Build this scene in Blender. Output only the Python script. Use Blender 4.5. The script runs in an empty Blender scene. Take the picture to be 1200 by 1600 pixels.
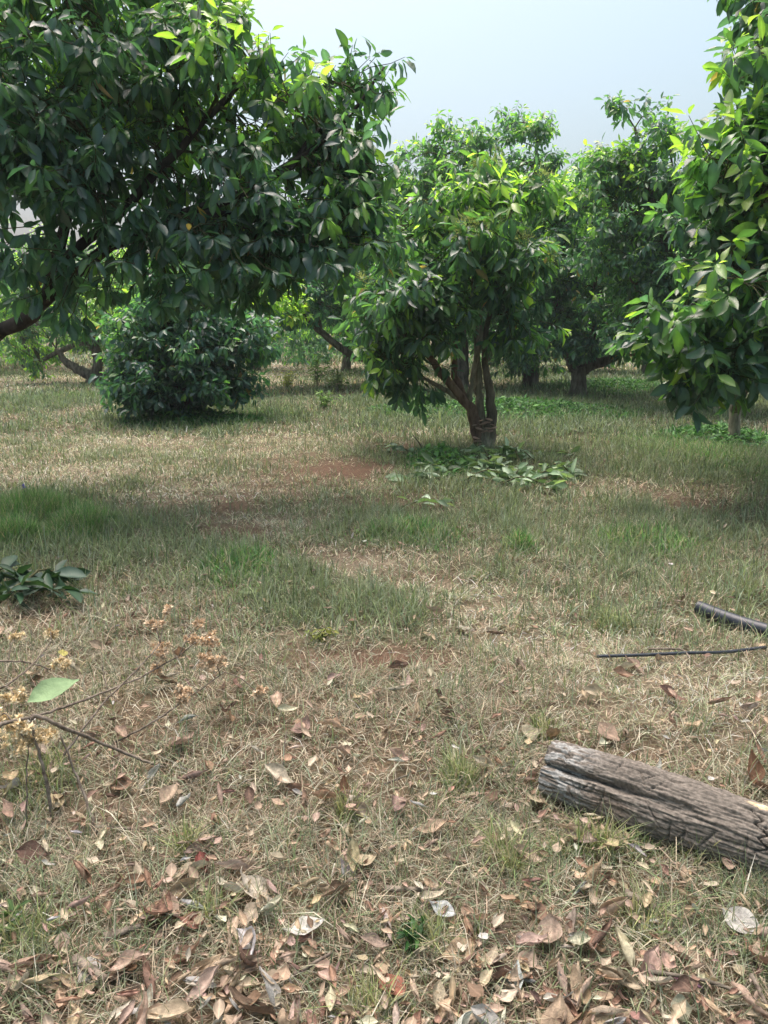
import bpy, math, random
import numpy as np
from mathutils import Vector

C = bpy.context.scene
# ------------------------------------------------------------------ camera
CAM_Z, PITCH, F = 1.55, math.radians(13.5), 1200.0
SP, CP = math.sin(PITCH), math.cos(PITCH)
cd = bpy.data.cameras.new('camera'); cam = bpy.data.objects.new('camera', cd); C.collection.objects.link(cam)
cam.location = (0, 0, CAM_Z); cam.rotation_euler = (math.pi/2-PITCH, 0, 0)
cd.sensor_fit = 'VERTICAL'; cd.sensor_height = 36; cd.lens = 36*F/1600
cd.clip_start = 0.05; cd.clip_end = 3000
C.camera = cam
# ------------------------------------------------------------------ light
SUN_EL, SUN_AZ = math.radians(73), math.radians(-24)      # azimuth from +Y towards +X
w = bpy.data.worlds.new('World'); C.world = w; w.use_nodes = True
nt = w.node_tree; bg = nt.nodes['Background']
sky = nt.nodes.new('ShaderNodeTexSky'); sky.sky_type = 'NISHITA'; sky.sun_disc = False
sky.sun_elevation = SUN_EL; sky.sun_rotation = SUN_AZ
sky.air_density = 1.0; sky.dust_density = 8.2; sky.ozone_density = 1.5
hs = nt.nodes.new('ShaderNodeHueSaturation'); hs.inputs['Saturation'].default_value = 1.0; hs.inputs['Hue'].default_value = 0.46
nt.links.new(sky.outputs[0], hs.inputs['Color']); nt.links.new(hs.outputs[0], bg.inputs[0])
bg.inputs[1].default_value = 0.10
sl = bpy.data.lights.new('sun', 'SUN'); sl.energy = 1.5; sl.angle = math.radians(55); sl.color = (1, 0.95, 0.86)
so = bpy.data.objects.new('sun', sl); C.collection.objects.link(so)
sdir = Vector((math.sin(SUN_AZ)*math.cos(SUN_EL), math.cos(SUN_AZ)*math.cos(SUN_EL), math.sin(SUN_EL)))
so.rotation_euler = sdir.to_track_quat('Z', 'Y').to_euler()
C.view_settings.view_transform = 'Standard'; C.view_settings.look = 'None'
C.view_settings.exposure = 1.34; C.view_settings.gamma = 1
C.cycles.max_bounces = 8; C.cycles.diffuse_bounces = 5; C.cycles.transmission_bounces = 6
C.cycles.glossy_bounces = 2; C.cycles.use_denoising = True

# ------------------------------------------------------------------ helpers
def rng_(s): return np.random.default_rng(s)
_lat = rng_(5).random((256, 256))
def vnoise(x, y, s=1.0, o=0.0):
    x = np.asarray(x, float)*s+o*17.3+100; y = np.asarray(y, float)*s+o*9.1+100
    xi = np.floor(x).astype(int); yi = np.floor(y).astype(int); fx = x-xi; fy = y-yi
    fx = fx*fx*(3-2*fx); fy = fy*fy*(3-2*fy)
    g = lambda a, b: _lat[a & 255, b & 255]
    return (g(xi, yi)*(1-fx)+g(xi+1, yi)*fx)*(1-fy)+(g(xi, yi+1)*(1-fx)+g(xi+1, yi+1)*fx)*fy
def fbm(x, y, s=1.0, o=0.0, n=3):
    r = 0; a = 1; t = 0
    for k in range(n): r = r+a*vnoise(x, y, s*2**k, o+k*3.7); t += a; a *= .55
    return r/t
def terrain(x, y):
    x = np.asarray(x, float); y = np.asarray(y, float)
    far = np.clip((np.hypot(x, y)-4)/10, 0, 1)
    return (fbm(x, y, 1.3, 1)-.5)*.06+(fbm(x, y, .16, 2)-.5)*.35*far
def at(px, py, Y):
    dx = (px-600)/F; dz = -(py-800)/F
    d = np.array([dx, CP+dz*SP, -SP+dz*CP]); return np.array([0, 0, CAM_Z])+d*(Y/d[1])
def ground(px, py):
    dx = (px-600)/F; dz = -(py-800)/F
    d = np.array([dx, CP+dz*SP, -SP+dz*CP]); h = 0.0
    for _ in range(8):
        p = np.array([0, 0, CAM_Z])+d*((h-CAM_Z)/d[2]); h = .5*h+.5*float(terrain(p[0], p[1]))
    p[2] = float(terrain(p[0], p[1])); return p
def link(o, parent=None):
    C.collection.objects.link(o)
    if parent is not None: o.parent = parent
    return o
def npmesh(name, V, T, mats, col=None, smooth=True, mi=None):
    V = np.asarray(V, np.float32); T = np.asarray(T, np.int32); k = T.shape[1]
    me = bpy.data.meshes.new(name)
    me.vertices.add(len(V)); me.vertices.foreach_set('co', V.ravel())
    me.loops.add(T.size); me.loops.foreach_set('vertex_index', T.ravel())
    me.polygons.add(len(T)); me.polygons.foreach_set('loop_start', np.arange(len(T), dtype=np.int32)*k)
    me.polygons.foreach_set('use_smooth', np.full(len(T), smooth, dtype=bool))
    for m in (mats if isinstance(mats, (list, tuple)) else [mats]): me.materials.append(m)
    if mi is not None: me.polygons.foreach_set('material_index', np.asarray(mi, np.int32))
    if col is not None:
        c = np.ones((len(V), 4), np.float32); c[:, :3] = col
        a = me.color_attributes.new('col', 'FLOAT_COLOR', 'POINT'); a.data.foreach_set('color', c.ravel())
    me.update(calc_edges=True)
    return me
def obj(name, me, parent=None, **kw):
    o = bpy.data.objects.new(name, me)
    for k, v in kw.items(): o[k] = v
    return link(o, parent)
def thing(name, label, cat, loc=(0, 0, 0), group=None):
    o = bpy.data.objects.new(name, None); o.location = loc; o.empty_display_size = .2
    o['label'] = label; o['category'] = cat
    if group: o['group'] = group
    return link(o)
def spline(P, n):
    P = np.asarray(P, float); m = len(P); out = []
    for t in np.linspace(0, m-1, n):
        i = min(int(t), m-2); f = t-i
        a, b, c, d = P[max(i-1, 0)], P[i], P[i+1], P[min(i+2, m-1)]
        out.append(.5*((2*b)+(-a+c)*f+(2*a-5*b+4*c-d)*f*f+(-a+3*b-3*c+d)*f**3))
    return np.array(out)
class Geo:
    def __init__(s): s.V = []; s.T = []; s.c = []; s.n = 0
    def add(s, V, T, col=None):
        V = np.asarray(V, float); s.V.append(V); s.T.append(np.asarray(T)+s.n); s.n += len(V)
        if col is not None: s.c.append(np.broadcast_to(np.asarray(col, float), (len(V), 3)))
    def tube(s, P, R, k=8, bump=0.0, seed=0, cap=True, col=None):
        P = np.asarray(P, float); n = len(P); R = np.broadcast_to(np.asarray(R, float), (n,))
        T = np.gradient(P, axis=0); T /= np.linalg.norm(T, axis=1)[:, None]+1e-9
        u = np.cross(T[0], [0.13, .27, 1]) if abs(T[0][2]) < .95 else np.cross(T[0], [1, .1, 0])
        u /= np.linalg.norm(u); a = np.arange(k)*2*np.pi/k; V = np.zeros((n, k, 3)); r = rng_(seed)
        lump = 1+bump*(r.random((n, k))-.5)*2
        for i in range(n):
            u = u-T[i]*np.dot(u, T[i]); u /= np.linalg.norm(u); v = np.cross(T[i], u)
            V[i] = P[i]+(np.cos(a)[:, None]*u+np.sin(a)[:, None]*v)*R[i]*lump[i][:, None]
        idx = np.arange(n*k).reshape(n, k); A = idx[:-1]; B = np.roll(A, -1, 1); D = idx[1:]; E = np.roll(D, -1, 1)
        tri = np.concatenate([np.stack([A, B, E], -1).reshape(-1, 3), np.stack([A, E, D], -1).reshape(-1, 3)])
        V = V.reshape(-1, 3)
        if cap:
            m = len(V); V = np.vstack([V, P[0], P[-1]])
            i0 = idx[0]; i1 = idx[-1]
            tri = np.vstack([tri, np.stack([np.roll(i0, -1), i0, np.full(k, m)], -1), np.stack([i1, np.roll(i1, -1), np.full(k, m+1)], -1)])
        s.add(V, tri, col)
    def mesh(s, name, mat, smooth=True):
        return npmesh(name, np.vstack(s.V), np.vstack(s.T), mat, np.vstack(s.c) if s.c else None, smooth)

# ------------------------------------------------------------------ materials
def mat(name):
    m = bpy.data.materials.new(name); m.use_nodes = True; n = m.node_tree.nodes; l = m.node_tree.links
    return m, n, l, n['Principled BSDF'], n['Material Output']
def leaf_material(name, rough=.4, trans=.35, spec=.5, tcol=(1.35, 1.55, .55)):
    m, n, l, p, o = mat(name)
    a = n.new('ShaderNodeAttribute'); a.attribute_name = 'col'
    tx = n.new('ShaderNodeTexCoord'); no = n.new('ShaderNodeTexNoise'); no.inputs['Scale'].default_value = 25
    l.new(tx.outputs['Object'], no.inputs['Vector'])
    mx = n.new('ShaderNodeMix'); mx.data_type = 'RGBA'; mx.blend_type = 'MULTIPLY'; mx.inputs[0].default_value = .5
    rp = n.new('ShaderNodeMapRange'); rp.inputs[3].default_value = .55; rp.inputs[4].default_value = 1.35
    l.new(no.outputs[0], rp.inputs[0]); l.new(a.outputs[0], mx.inputs[6]); l.new(rp.outputs[0], mx.inputs[7])
    l.new(mx.outputs[2], p.inputs['Base Color']); p.inputs['Roughness'].default_value = rough
    p.inputs['Specular IOR Level'].default_value = spec
    t = n.new('ShaderNodeBsdfTranslucent'); mt = n.new('ShaderNodeMix'); mt.data_type = 'RGBA'; mt.blend_type = 'MULTIPLY'
    mt.inputs[0].default_value = 1; mt.inputs[7].default_value = (*tcol, 1); l.new(mx.outputs[2], mt.inputs[6]); l.new(mt.outputs[2], t.inputs[0])
    s = n.new('ShaderNodeMixShader'); s.inputs[0].default_value = trans
    l.new(p.outputs[0], s.inputs[1]); l.new(t.outputs[0], s.inputs[2]); l.new(s.outputs[0], o.inputs[0])
    return m
M_LEAF = leaf_material('avocado_leaf', .32, .48, .85, (2.1, 2.5, 1.05))
M_CUT = leaf_material('wilted_leaf', .5, .25, .4)
M_GRASS = leaf_material('grass_blade', .6, .3, .25, (1.2, 1.2, .8))
M_BLOSSOM = leaf_material('blossom', .7, .3, .2, (1.2, 1.2, .8))
M_DRYFLOWER = leaf_material('dry_flower', .8, .15, .1, (1, 1, 1))
def bark_material(name, c1, c2, scale=14, stretch=.25, bump=.6):
    m, n, l, p, o = mat(name)
    tx = n.new('ShaderNodeTexCoord'); mp = n.new('ShaderNodeMapping'); mp.inputs['Scale'].default_value = (1, 1, stretch)
    l.new(tx.outputs['Object'], mp.inputs[0])
    no = n.new('ShaderNodeTexNoise'); no.inputs['Scale'].default_value = scale; no.inputs['Detail'].default_value = 6; no.inputs['Roughness'].default_value = .65
    n2 = n.new('ShaderNodeTexNoise'); n2.inputs['Scale'].default_value = 4; n2.inputs['Detail'].default_value = 3
    l.new(mp.outputs[0], no.inputs[0]); l.new(tx.outputs['Object'], n2.inputs[0])
    r = n.new('ShaderNodeValToRGB'); r.color_ramp.elements[0].position = .35; r.color_ramp.elements[1].position = .68
    r.color_ramp.elements[0].color = (*c1, 1); r.color_ramp.elements[1].color = (*c2, 1); l.new(no.outputs[0], r.inputs[0])
    mx = n.new('ShaderNodeMix'); mx.data_type = 'RGBA'; mx.blend_type = 'MULTIPLY'; mx.inputs[0].default_value = .6
    l.new(r.outputs[0], mx.inputs[6]); l.new(n2.outputs[0], mx.inputs[7]); l.new(mx.outputs[2], p.inputs['Base Color'])
    p.inputs['Roughness'].default_value = .85; p.inputs['Specular IOR Level'].default_value = .2
    b = n.new('ShaderNodeBump'); b.inputs['Strength'].default_value = bump; b.inputs['Distance'].default_value = .02
    l.new(no.outputs[0], b.inputs['Height']); l.new(b.outputs[0], p.inputs['Normal'])
    return m
M_BARK = bark_material('bark_grey_brown', (.08, .066, .05), (.32, .28, .22))
M_BARK_DARK = bark_material('bark_dark', (.025, .02, .016), (.10, .08, .065))
M_BARK_RED = bark_material('bark_red_brown', (.13, .08, .06), (.38, .26, .19), 18)
M_BARK_PALE = bark_material('bark_pale', (.17, .15, .10), (.50, .45, .34), 22)
M_TWIG = bark_material('twig_bark', (.06, .06, .03), (.2, .19, .09), 30, 1, .2)
M_STICK = bark_material('dry_stick', (.12, .09, .07), (.4, .34, .27), 40, 1, .3)
M_FUNGUS = bark_material('bracket_fungus', (.30, .18, .13), (.68, .50, .38), 30, 1, .3)
def plain(name, c, rough=.6, spec=.4):
    m, n, l, p, o = mat(name)
    tx = n.new('ShaderNodeTexCoord'); no = n.new('ShaderNodeTexNoise'); no.inputs['Scale'].default_value = 35; no.inputs['Detail'].default_value = 5
    l.new(tx.outputs['Object'], no.inputs[0]); r = n.new('ShaderNodeValToRGB')
    r.color_ramp.elements[0].position = .3; r.color_ramp.elements[1].position = .75
    r.color_ramp.elements[0].color = (*[v*.7 for v in c], 1); r.color_ramp.elements[1].color = (*[min(1, v*1.4+.01) for v in c], 1)
    l.new(no.outputs[0], r.inputs[0]); l.new(r.outputs[0], p.inputs['Base Color'])
    p.inputs['Roughness'].default_value = rough; p.inputs['Specular IOR Level'].default_value = spec
    return m
M_PIPE = plain('black_plastic', (.022, .028, .038), .45, .5)
M_VIOLET = plain('violet_petal', (.35, .3, .65), .7)

# ------------------------------------------------------------------ ground zones
GREEN = [(45, 800, 95, 34, 1.), (40, 850, 90, 45, .75), (190, 850, 120, 45, .55), (370, 890, 110, 45, .55), (480, 960, 120, 40, .4), (640, 835, 120, 30, .6),
         (830, 820, 110, 35, .65), (1010, 830, 120, 40, .5), (1110, 720, 150, 42, .85), (900, 690, 150, 30, .45), (790, 642, 240, 24, 1.),
         (960, 606, 130, 18, 1.), (400, 650, 90, 20, .75), (300, 655, 130, 16, .7), (95, 622, 80, 16, .7), (720, 1220, 50, 40, .55), (940, 1350, 150, 40, .45),
         (90, 1480, 110, 60, .45), (1100, 1440, 120, 60, .35), (680, 1480, 90, 70, .35), (60, 1230, 60, 60, .6), (560, 1290, 60, 50, .3), (930, 970, 60, 30, .6),
         (300, 1000, 160, 40, .3), (690, 720, 70, 35, .6), (240, 730, 120, 14, .3), (520, 600, 60, 16, .6), (1000, 880, 160, 30, .4), (760, 900, 70, 25, .5)]
SOIL = [(490, 745, 110, 32, .9), (300, 795, 100, 22, .7), (1100, 790, 100, 18, .7), (880, 830, 60, 20, .5), (560, 1030, 120, 20, .8), (640, 700, 70, 14, .9),
        (640, 790, 70, 22, .6), (920, 690, 60, 10, .6), (240, 1140, 120, 40, .4), (430, 1150, 140, 50, .5), (520, 870, 90, 16, .6), (400, 832, 90, 14, .6), (640, 905, 80, 14, .5), (350, 760, 60, 12, .5), (760, 955, 60, 12, .4), (1040, 1110, 110, 30, .35), (600, 680, 40, 10, .6)]
DRY = [(100, 745, 230, 32, 1.), (60, 600, 160, 20, 1.), (340, 590, 260, 24, 1.), (1050, 1080, 160, 60, .9), (800, 960, 160, 40, .7), (250, 700, 250, 24, .8), (560, 1000, 150, 30, .4), (1000, 760, 100, 16, .5), (300, 775, 130, 22, 1.), (430, 820, 110, 22, 1.), (570, 880, 100, 22, 1.), (710, 930, 100, 26, 1.), (880, 1005, 130, 34, 1.)]
def zones(L):
    out = []
    for cx, cy, rx, ry, s in L:
        p = ground(cx, cy); a = ground(cx, max(cy-ry, 552)); b = ground(cx, cy+ry)
        d = math.hypot(p[1], CAM_Z); out.append((p[0], .5*(a[1]+b[1]), rx/F*d*1.05, max(.5*(a[1]-b[1]), .05), s))
    return out
ZG, ZS, ZD = zones(GREEN), zones(SOIL), zones(DRY)
def zval(Z, x, y):
    r = np.zeros_like(x)
    for cx, cy, rx, ry, s in Z:
        q = ((x-cx)/rx)**2+((y-cy)/ry)**2; r = np.maximum(r, s*np.exp(-q*.9))
    return r
def zone(x, y):
    x = np.asarray(x, float); y = np.asarray(y, float)
    n1 = fbm(x, y, .9, 4); n2 = fbm(x, y, 2.6, 8); n3 = fbm(x, y, 1.7, 12)
    zd = zval(ZD, x, y)
    g = np.clip((zval(ZG, x, y)*(.5+.9*n2)+np.clip((n1-.5)*1.6, -.25, .4)+.05+.2*np.clip(y-3, 0, 1.5))*(1-.75*zd), 0, 1)
    s = np.clip(zval(ZS, x, y)*(.4+1.2*n3)+np.clip((n3-.58)*1.5, 0, .3), 0, 1)
    d = np.clip(zd+(n2-.5)*.5, 0, 1)
    return g, s, d

# ------------------------------------------------------------------ ground sheet
def axis(a, b, fine, grow):
    v = [0.0]; st = fine
    while v[-1] < b:
        v.append(v[-1]+st)
        if v[-1] > 6: st *= grow
    return np.array(v)
ax = axis(0, 1500, .09, 1.09); gx = np.concatenate([-ax[:0:-1], ax]); gy = np.concatenate([-ax[:0:-1][-60:], ax])
X, Y = np.meshgrid(gx, gy); fade = np.clip(1-(np.hypot(X, Y)-60)/60, 0, 1)
Z = terrain(X, Y)*fade
idx = np.arange(X.size).reshape(X.shape)
Q = np.stack([idx[:-1, :-1], idx[:-1, 1:], idx[1:, 1:], idx[1:, :-1]], -1).reshape(-1, 4)
g, s, d = zone(X.ravel(), Y.ravel())
straw = np.array([.20, .155, .10]); soil = np.array([.15, .085, .058]); green = np.array([.07, .09, .045]); pale = np.array([.46, .39, .29])
col = straw*(1-d[:, None]*.5)+pale*d[:, None]*.5
col = col*(1-.65*g[:, None])+green*.65*g[:, None]; col = col*(1-.75*s[:, None])+soil*.75*s[:, None]
m, n, l, p, o_ = mat('orchard_soil')
a = n.new('ShaderNodeAttribute'); a.attribute_name = 'col'; tx = n.new('ShaderNodeTexCoord')
n1 = n.new('ShaderNodeTexNoise'); n1.inputs['Scale'].default_value = 55; n1.inputs['Detail'].default_value = 8; n1.inputs['Roughness'].default_value = .75
n2 = n.new('ShaderNodeTexNoise'); n2.inputs['Scale'].default_value = 5; n2.inputs['Detail'].default_value = 5
l.new(tx.outputs['Object'], n1.inputs[0]); l.new(tx.outputs['Object'], n2.inputs[0])
r1 = n.new('ShaderNodeMapRange'); r1.inputs[1].default_value = .3; r1.inputs[2].default_value = .7; r1.inputs[3].default_value = .3; r1.inputs[4].default_value = 1.25; l.new(n1.outputs[0], r1.inputs[0])
r2 = n.new('ShaderNodeMapRange'); r2.inputs[3].default_value = .6; r2.inputs[4].default_value = 1.3; l.new(n2.outputs[0], r2.inputs[0])
mu = n.new('ShaderNodeMath'); mu.operation = 'MULTIPLY'; l.new(r1.outputs[0], mu.inputs[0]); l.new(r2.outputs[0], mu.inputs[1])
mx = n.new('ShaderNodeMix'); mx.data_type = 'RGBA'; mx.blend_type = 'MULTIPLY'; mx.inputs[0].default_value = 1
l.new(a.outputs[0], mx.inputs[6]); l.new(mu.outputs[0], mx.inputs[7]); l.new(mx.outputs[2], p.inputs['Base Color'])
p.inputs['Roughness'].default_value = .95; p.inputs['Specular IOR Level'].default_value = .1
b = n.new('ShaderNodeBump'); b.inputs['Strength'].default_value = .8; b.inputs['Distance'].default_value = .02; l.new(n1.outputs[0], b.inputs['Height']); l.new(b.outputs[0], p.inputs['Normal'])
M_SOIL = m
obj('ground', npmesh('ground', np.stack([X.ravel(), Y.ravel(), Z.ravel()], 1), Q, M_SOIL, col), kind='structure', label='orchard floor of dry straw and red brown soil')

# ------------------------------------------------------------------ grass
def norm(a): return a/(np.linalg.norm(a, axis=-1, keepdims=True)+1e-9)
def blades(x, y, L, wd, lean, col, r, bend=.5, z=None):
    n = len(x); az = r.random(n)*2*np.pi; hd = np.stack([np.cos(az), np.sin(az)], 1)
    z0 = terrain(x, y) if z is None else z
    base = np.stack([x, y, z0], 1)
    def dirv(a): return np.concatenate([hd*np.sin(a)[:, None], np.cos(a)[:, None]], 1)
    p1 = base+dirv(lean)*L[:, None]*.5; p2 = p1+dirv(np.minimum(lean+bend*r.random(n), 1.75))*L[:, None]*.5
    tw = az+np.pi/2+(r.random(n)-.5)*1.2; ws = np.stack([np.cos(tw), np.sin(tw), np.zeros(n)], 1)*wd[:, None]*.5
    V = np.stack([base-ws, base+ws, p1-ws*.85, p1+ws*.85, p2], 1).reshape(-1, 3)
    T = (np.array([[0, 1, 3], [0, 3, 2], [2, 3, 4]])[None]+np.arange(n)[:, None, None]*5).reshape(-1, 3)
    return V, T, np.minimum(np.repeat(col, 5, 0)*1.18, .65)
def sample_area(r, d0, d1, dens, spread=.66, extra=1.5):
    A = (d1-d0)*((d0+d1)*spread+2*extra); n = int(A*dens*1.0)
    y = np.sqrt(d0**2+(d1**2-d0**2)*r.random(n)); x = (r.random(n)*2-1)*(y*spread+extra)
    return x, y
PAL_DRY = np.array([[.46, .40, .29], [.40, .345, .25], [.55, .49, .375], [.33, .295, .215], [.25, .25, .175], [.42, .40, .32], [.22, .16, .115], [.36, .28, .21], [.21, .24, .15]])
PAL_GRN = np.array([[.10, .16, .07], [.14, .20, .095], [.085, .135, .075], [.19, .24, .12], [.16, .20, .14], [.13, .18, .125]])
def clump(x, y, r, k, sd):     # pull some blades together into tufts
    n = len(x); c = r.integers(0, max(n//k, 1), n); own = r.random(n) < .3
    nx = np.where(own, x, x[c]+r.normal(0, sd, n)); ny = np.where(own, y, y[c]+r.normal(0, sd, n)); return nx, ny, np.where(own, r.integers(0, 1<<20, n), c)
G = Geo(); Gg = Geo()
r = rng_(11)
for d0, d1, dens, wd, Ls in [(1.05, 2.2, 13500, .0023, 1.05), (2.2, 3.6, 9500, .0029, 1.05), (3.6, 6.5, 4600, .0045, 1.15), (6.5, 11, 2600, .007, 1.05), (11, 18, 900, .013, 1.25), (18, 30, 240, .024, 1.7), (30, 55, 45, .05, 3)]:
    x, y = sample_area(r, d0, d1, dens); x, y, ci = clump(x, y, r, 45, .028+.007*d0)
    g, s, d = zone(x, y)
    g = np.clip(g*(.5+1.0*vnoise(x, y, 5.5, 21))+.10*(vnoise(x, y, 3.1, 25) > .62), 0, 1); s = np.clip(s+.9*np.clip(vnoise(x, y, 4.3, 23)-.62, 0, 1), 0, 1)
    keep = r.random(len(x)) > np.minimum(s*.95, .93); x, y, g, s, d, ci = x[keep], y[keep], g[keep], s[keep], d[keep], ci[keep]; cr = ((ci*2654435761) % 1000)/1000.
    n = len(x); isg = r.random(n) < np.clip(g*1.0+.13, 0, .92)
    c = np.where(isg[:, None], PAL_GRN[r.integers(0, len(PAL_GRN), n)], PAL_DRY[np.where(r.random(n) < .55, (cr*len(PAL_DRY)).astype(int), r.integers(0, len(PAL_DRY), n))])
    c = c*(.22+1.05*r.random((n, 1))**1.15+.42*cr[:, None])*np.where(isg, 1, .85+.6*d)[:, None]
    mixg = r.random((n, 1))*(.45 if d0 < 8 else .2); c = np.where(isg[:, None], c*(1-mixg*.6)+np.array([.36, .33, .2])*mixg*.6, c)
    L = np.where(isg, .05+.06*r.random(n)*(1+g), .03+.065*r.random(n)+.05*(r.random(n) < .12))*Ls*(.5+.95*cr)*(1-.35*d)
    lean = np.where(isg, r.random(n)*1.35, .7+.85*r.random(n))
    V, T, cc = blades(x, y, L, wd*(.6+.9*r.random(n)), lean, c, r, .8, terrain(x, y)+.03*vnoise(x, y, 7, 31)*np.clip(1.2-s, 0, 1))
    G.add(V, T, cc)
obj('grass', G.mesh('grass', M_GRASS), kind='stuff', label='short dry grass with green patches over the orchard floor', category='grass')
# the tall lush patch at the left, green verges and ground cover
def patch(name, label, L, n, h0, h1, wd, pal, seed, lean=1.05):
    r = rng_(seed); q = Geo()
    for cx, cy, rx, ry, sc in zones(L):
        k = int(n*sc); a = r.random(k)*2*np.pi; rr = np.sqrt(r.random(k))*(1+.25*r.normal(0, 1, k))
        x = cx+np.cos(a)*rr*rx; y = cy+np.sin(a)*rr*ry; edge = np.clip(1.25-rr, .25, 1)
        c = np.where(r.random((k, 1)) < .2, np.array([[.38, .34, .23]]), pal[r.integers(0, len(pal), k)])*(.6+.7*r.random((k, 1)))
        V, T, cc = blades(x, y, (h0+(h1-h0)*r.random(k))*edge, wd*(.6+.8*r.random(k)), r.random(k)*lean, c, r, .9); q.add(V, T, cc)
    return obj(name, q.mesh(name, M_GRASS), kind='stuff', label=label, category='grass')
LUSH = np.array([[.09, .21, .06], [.11, .26, .07], [.15, .31, .09], [.08, .17, .07], [.24, .33, .13]])
patch('tall_grass', 'lush tall green grass patch at the left edge', [(35, 812, 80, 30, 1.), (130, 830, 60, 22, .35), (20, 850, 60, 20, .4)], 15000, .12, .30, .005, LUSH, 3, .55)
patch('verge_grass', 'longer green grass round the trees and in the hollows', [(400, 652, 80, 12, 1.), (270, 662, 110, 10, 1.), (1110, 715, 130, 40, 2.6), (940, 605, 120, 14, 2), (800, 645, 230, 18, 3.5), (95, 622, 70, 14, .8), (690, 725, 60, 26, .9),
      (640, 835, 90, 22, .5), (815, 860, 22, 12, .5), (370, 890, 80, 35, .5), (1010, 850, 100, 30, .4)], 4200, .08, .2, .010, LUSH, 4)
patch('lawn_tuft', 'thin yellow green grass tufts among fallen leaves', [(720, 1225, 28, 26, 1.), (330, 1440, 25, 25, .3), (930, 1330, 90, 18, 1.), (1120, 1350, 70, 25, .8), (60, 1230, 50, 60, .8), (800, 1365, 20, 20, .4), (1000, 1450, 40, 40, .5),
      (660, 1480, 40, 40, .5), (290, 1335, 16, 14, .5), (540, 1280, 20, 20, .3), (780, 1340, 25, 30, .5), (960, 980, 40, 20, .8), (850, 1150, 25, 20, .4), (40, 1480, 50, 40, .6), (580, 1590, 60, 30, .4)], 500, .06, .19, .0034, np.array([[.22, .27, .11], [.3, .33, .15], [.14, .2, .08], [.36, .36, .2]]), 5, .9)

# ------------------------------------------------------------------ leaves and trees
def leaf_template(lod, droop, fold, curl):
    if lod == 0: t = np.array([0, .1, .24, .42, .62, .82, 1.]); 
    elif lod == 1: t = np.array([0, .12, .42, .75, 1.])
    else: t = np.array([0, .4, 1.])
    wv = .215*np.sin(np.pi*np.clip((t-.07)/.93, 0, 1)**1.0)**.72; wv[0] = .012; wv[-1] = .006
    if lod == 2: wv = np.array([.02, .2, .01])
    V = []; mid = []
    for ti, wi in zip(t, wv):
        z = -droop*ti**2; wob = curl*math.sin(ti*7)
        V += [(-wi, ti, z+fold*wi+wob*wi), (0, ti, z), (wi, ti, z+fold*wi-wob*wi)]; mid += [0, 1, 0]
    T = []
    for i in range(len(t)-1):
        a = i*3
        for j in (0, 1): T += [(a+j, a+j+1, a+4+j), (a+j, a+4+j, a+3+j)]
    return np.array(V), np.array(T), np.array(mid, float)
TPL = {k: [leaf_template(k, *v) for v in [(.10, .35, .18), (.25, .55, -.25), (.42, .25, .3), (-.06, .6, .15)]] for k in (0, 1, 2)}
def place_leaves(P, D, N, L, col, lod, r, wide=1.0):
    """leaves at P along D, upper side N, length L"""
    D = norm(D); N = norm(N-D*(N*D).sum(1, keepdims=True)); S = np.cross(D, N)
    out = Geo(); which = r.integers(0, 4, len(P))
    for k in range(4):
        i = np.where(which == k)[0]
        if not len(i): continue
        tv, tt, mid = TPL[lod][k]; wf = (wide*(.62+.62*r.random(len(i))))[:, None, None]
        V = P[i][:, None]+L[i][:, None, None]*(tv[None, :, 0:1]*wf*S[i][:, None]+tv[None, :, 1:2]*D[i][:, None]+tv[None, :, 2:3]*N[i][:, None])
        T = tt[None]+(np.arange(len(i))*len(tv))[:, None, None]
        c = col[i][:, None]*(1+.45*mid)[None, :, None]
        out.add(V.reshape(-1, 3), T.reshape(-1, 3), c.reshape(-1, 3))
    return out
OLD = np.array([[.050, .105, .074], [.060, .125, .080], [.040, .088, .070], [.070, .140, .076], [.050, .100, .086]])
MID = np.array([[.08, .16, .05], [.10, .19, .055], [.065, .14, .05]])
YOUNG = np.array([[.20, .31, .06], [.25, .36, .07], [.17, .28, .07], [.28, .38, .09]])
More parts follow.
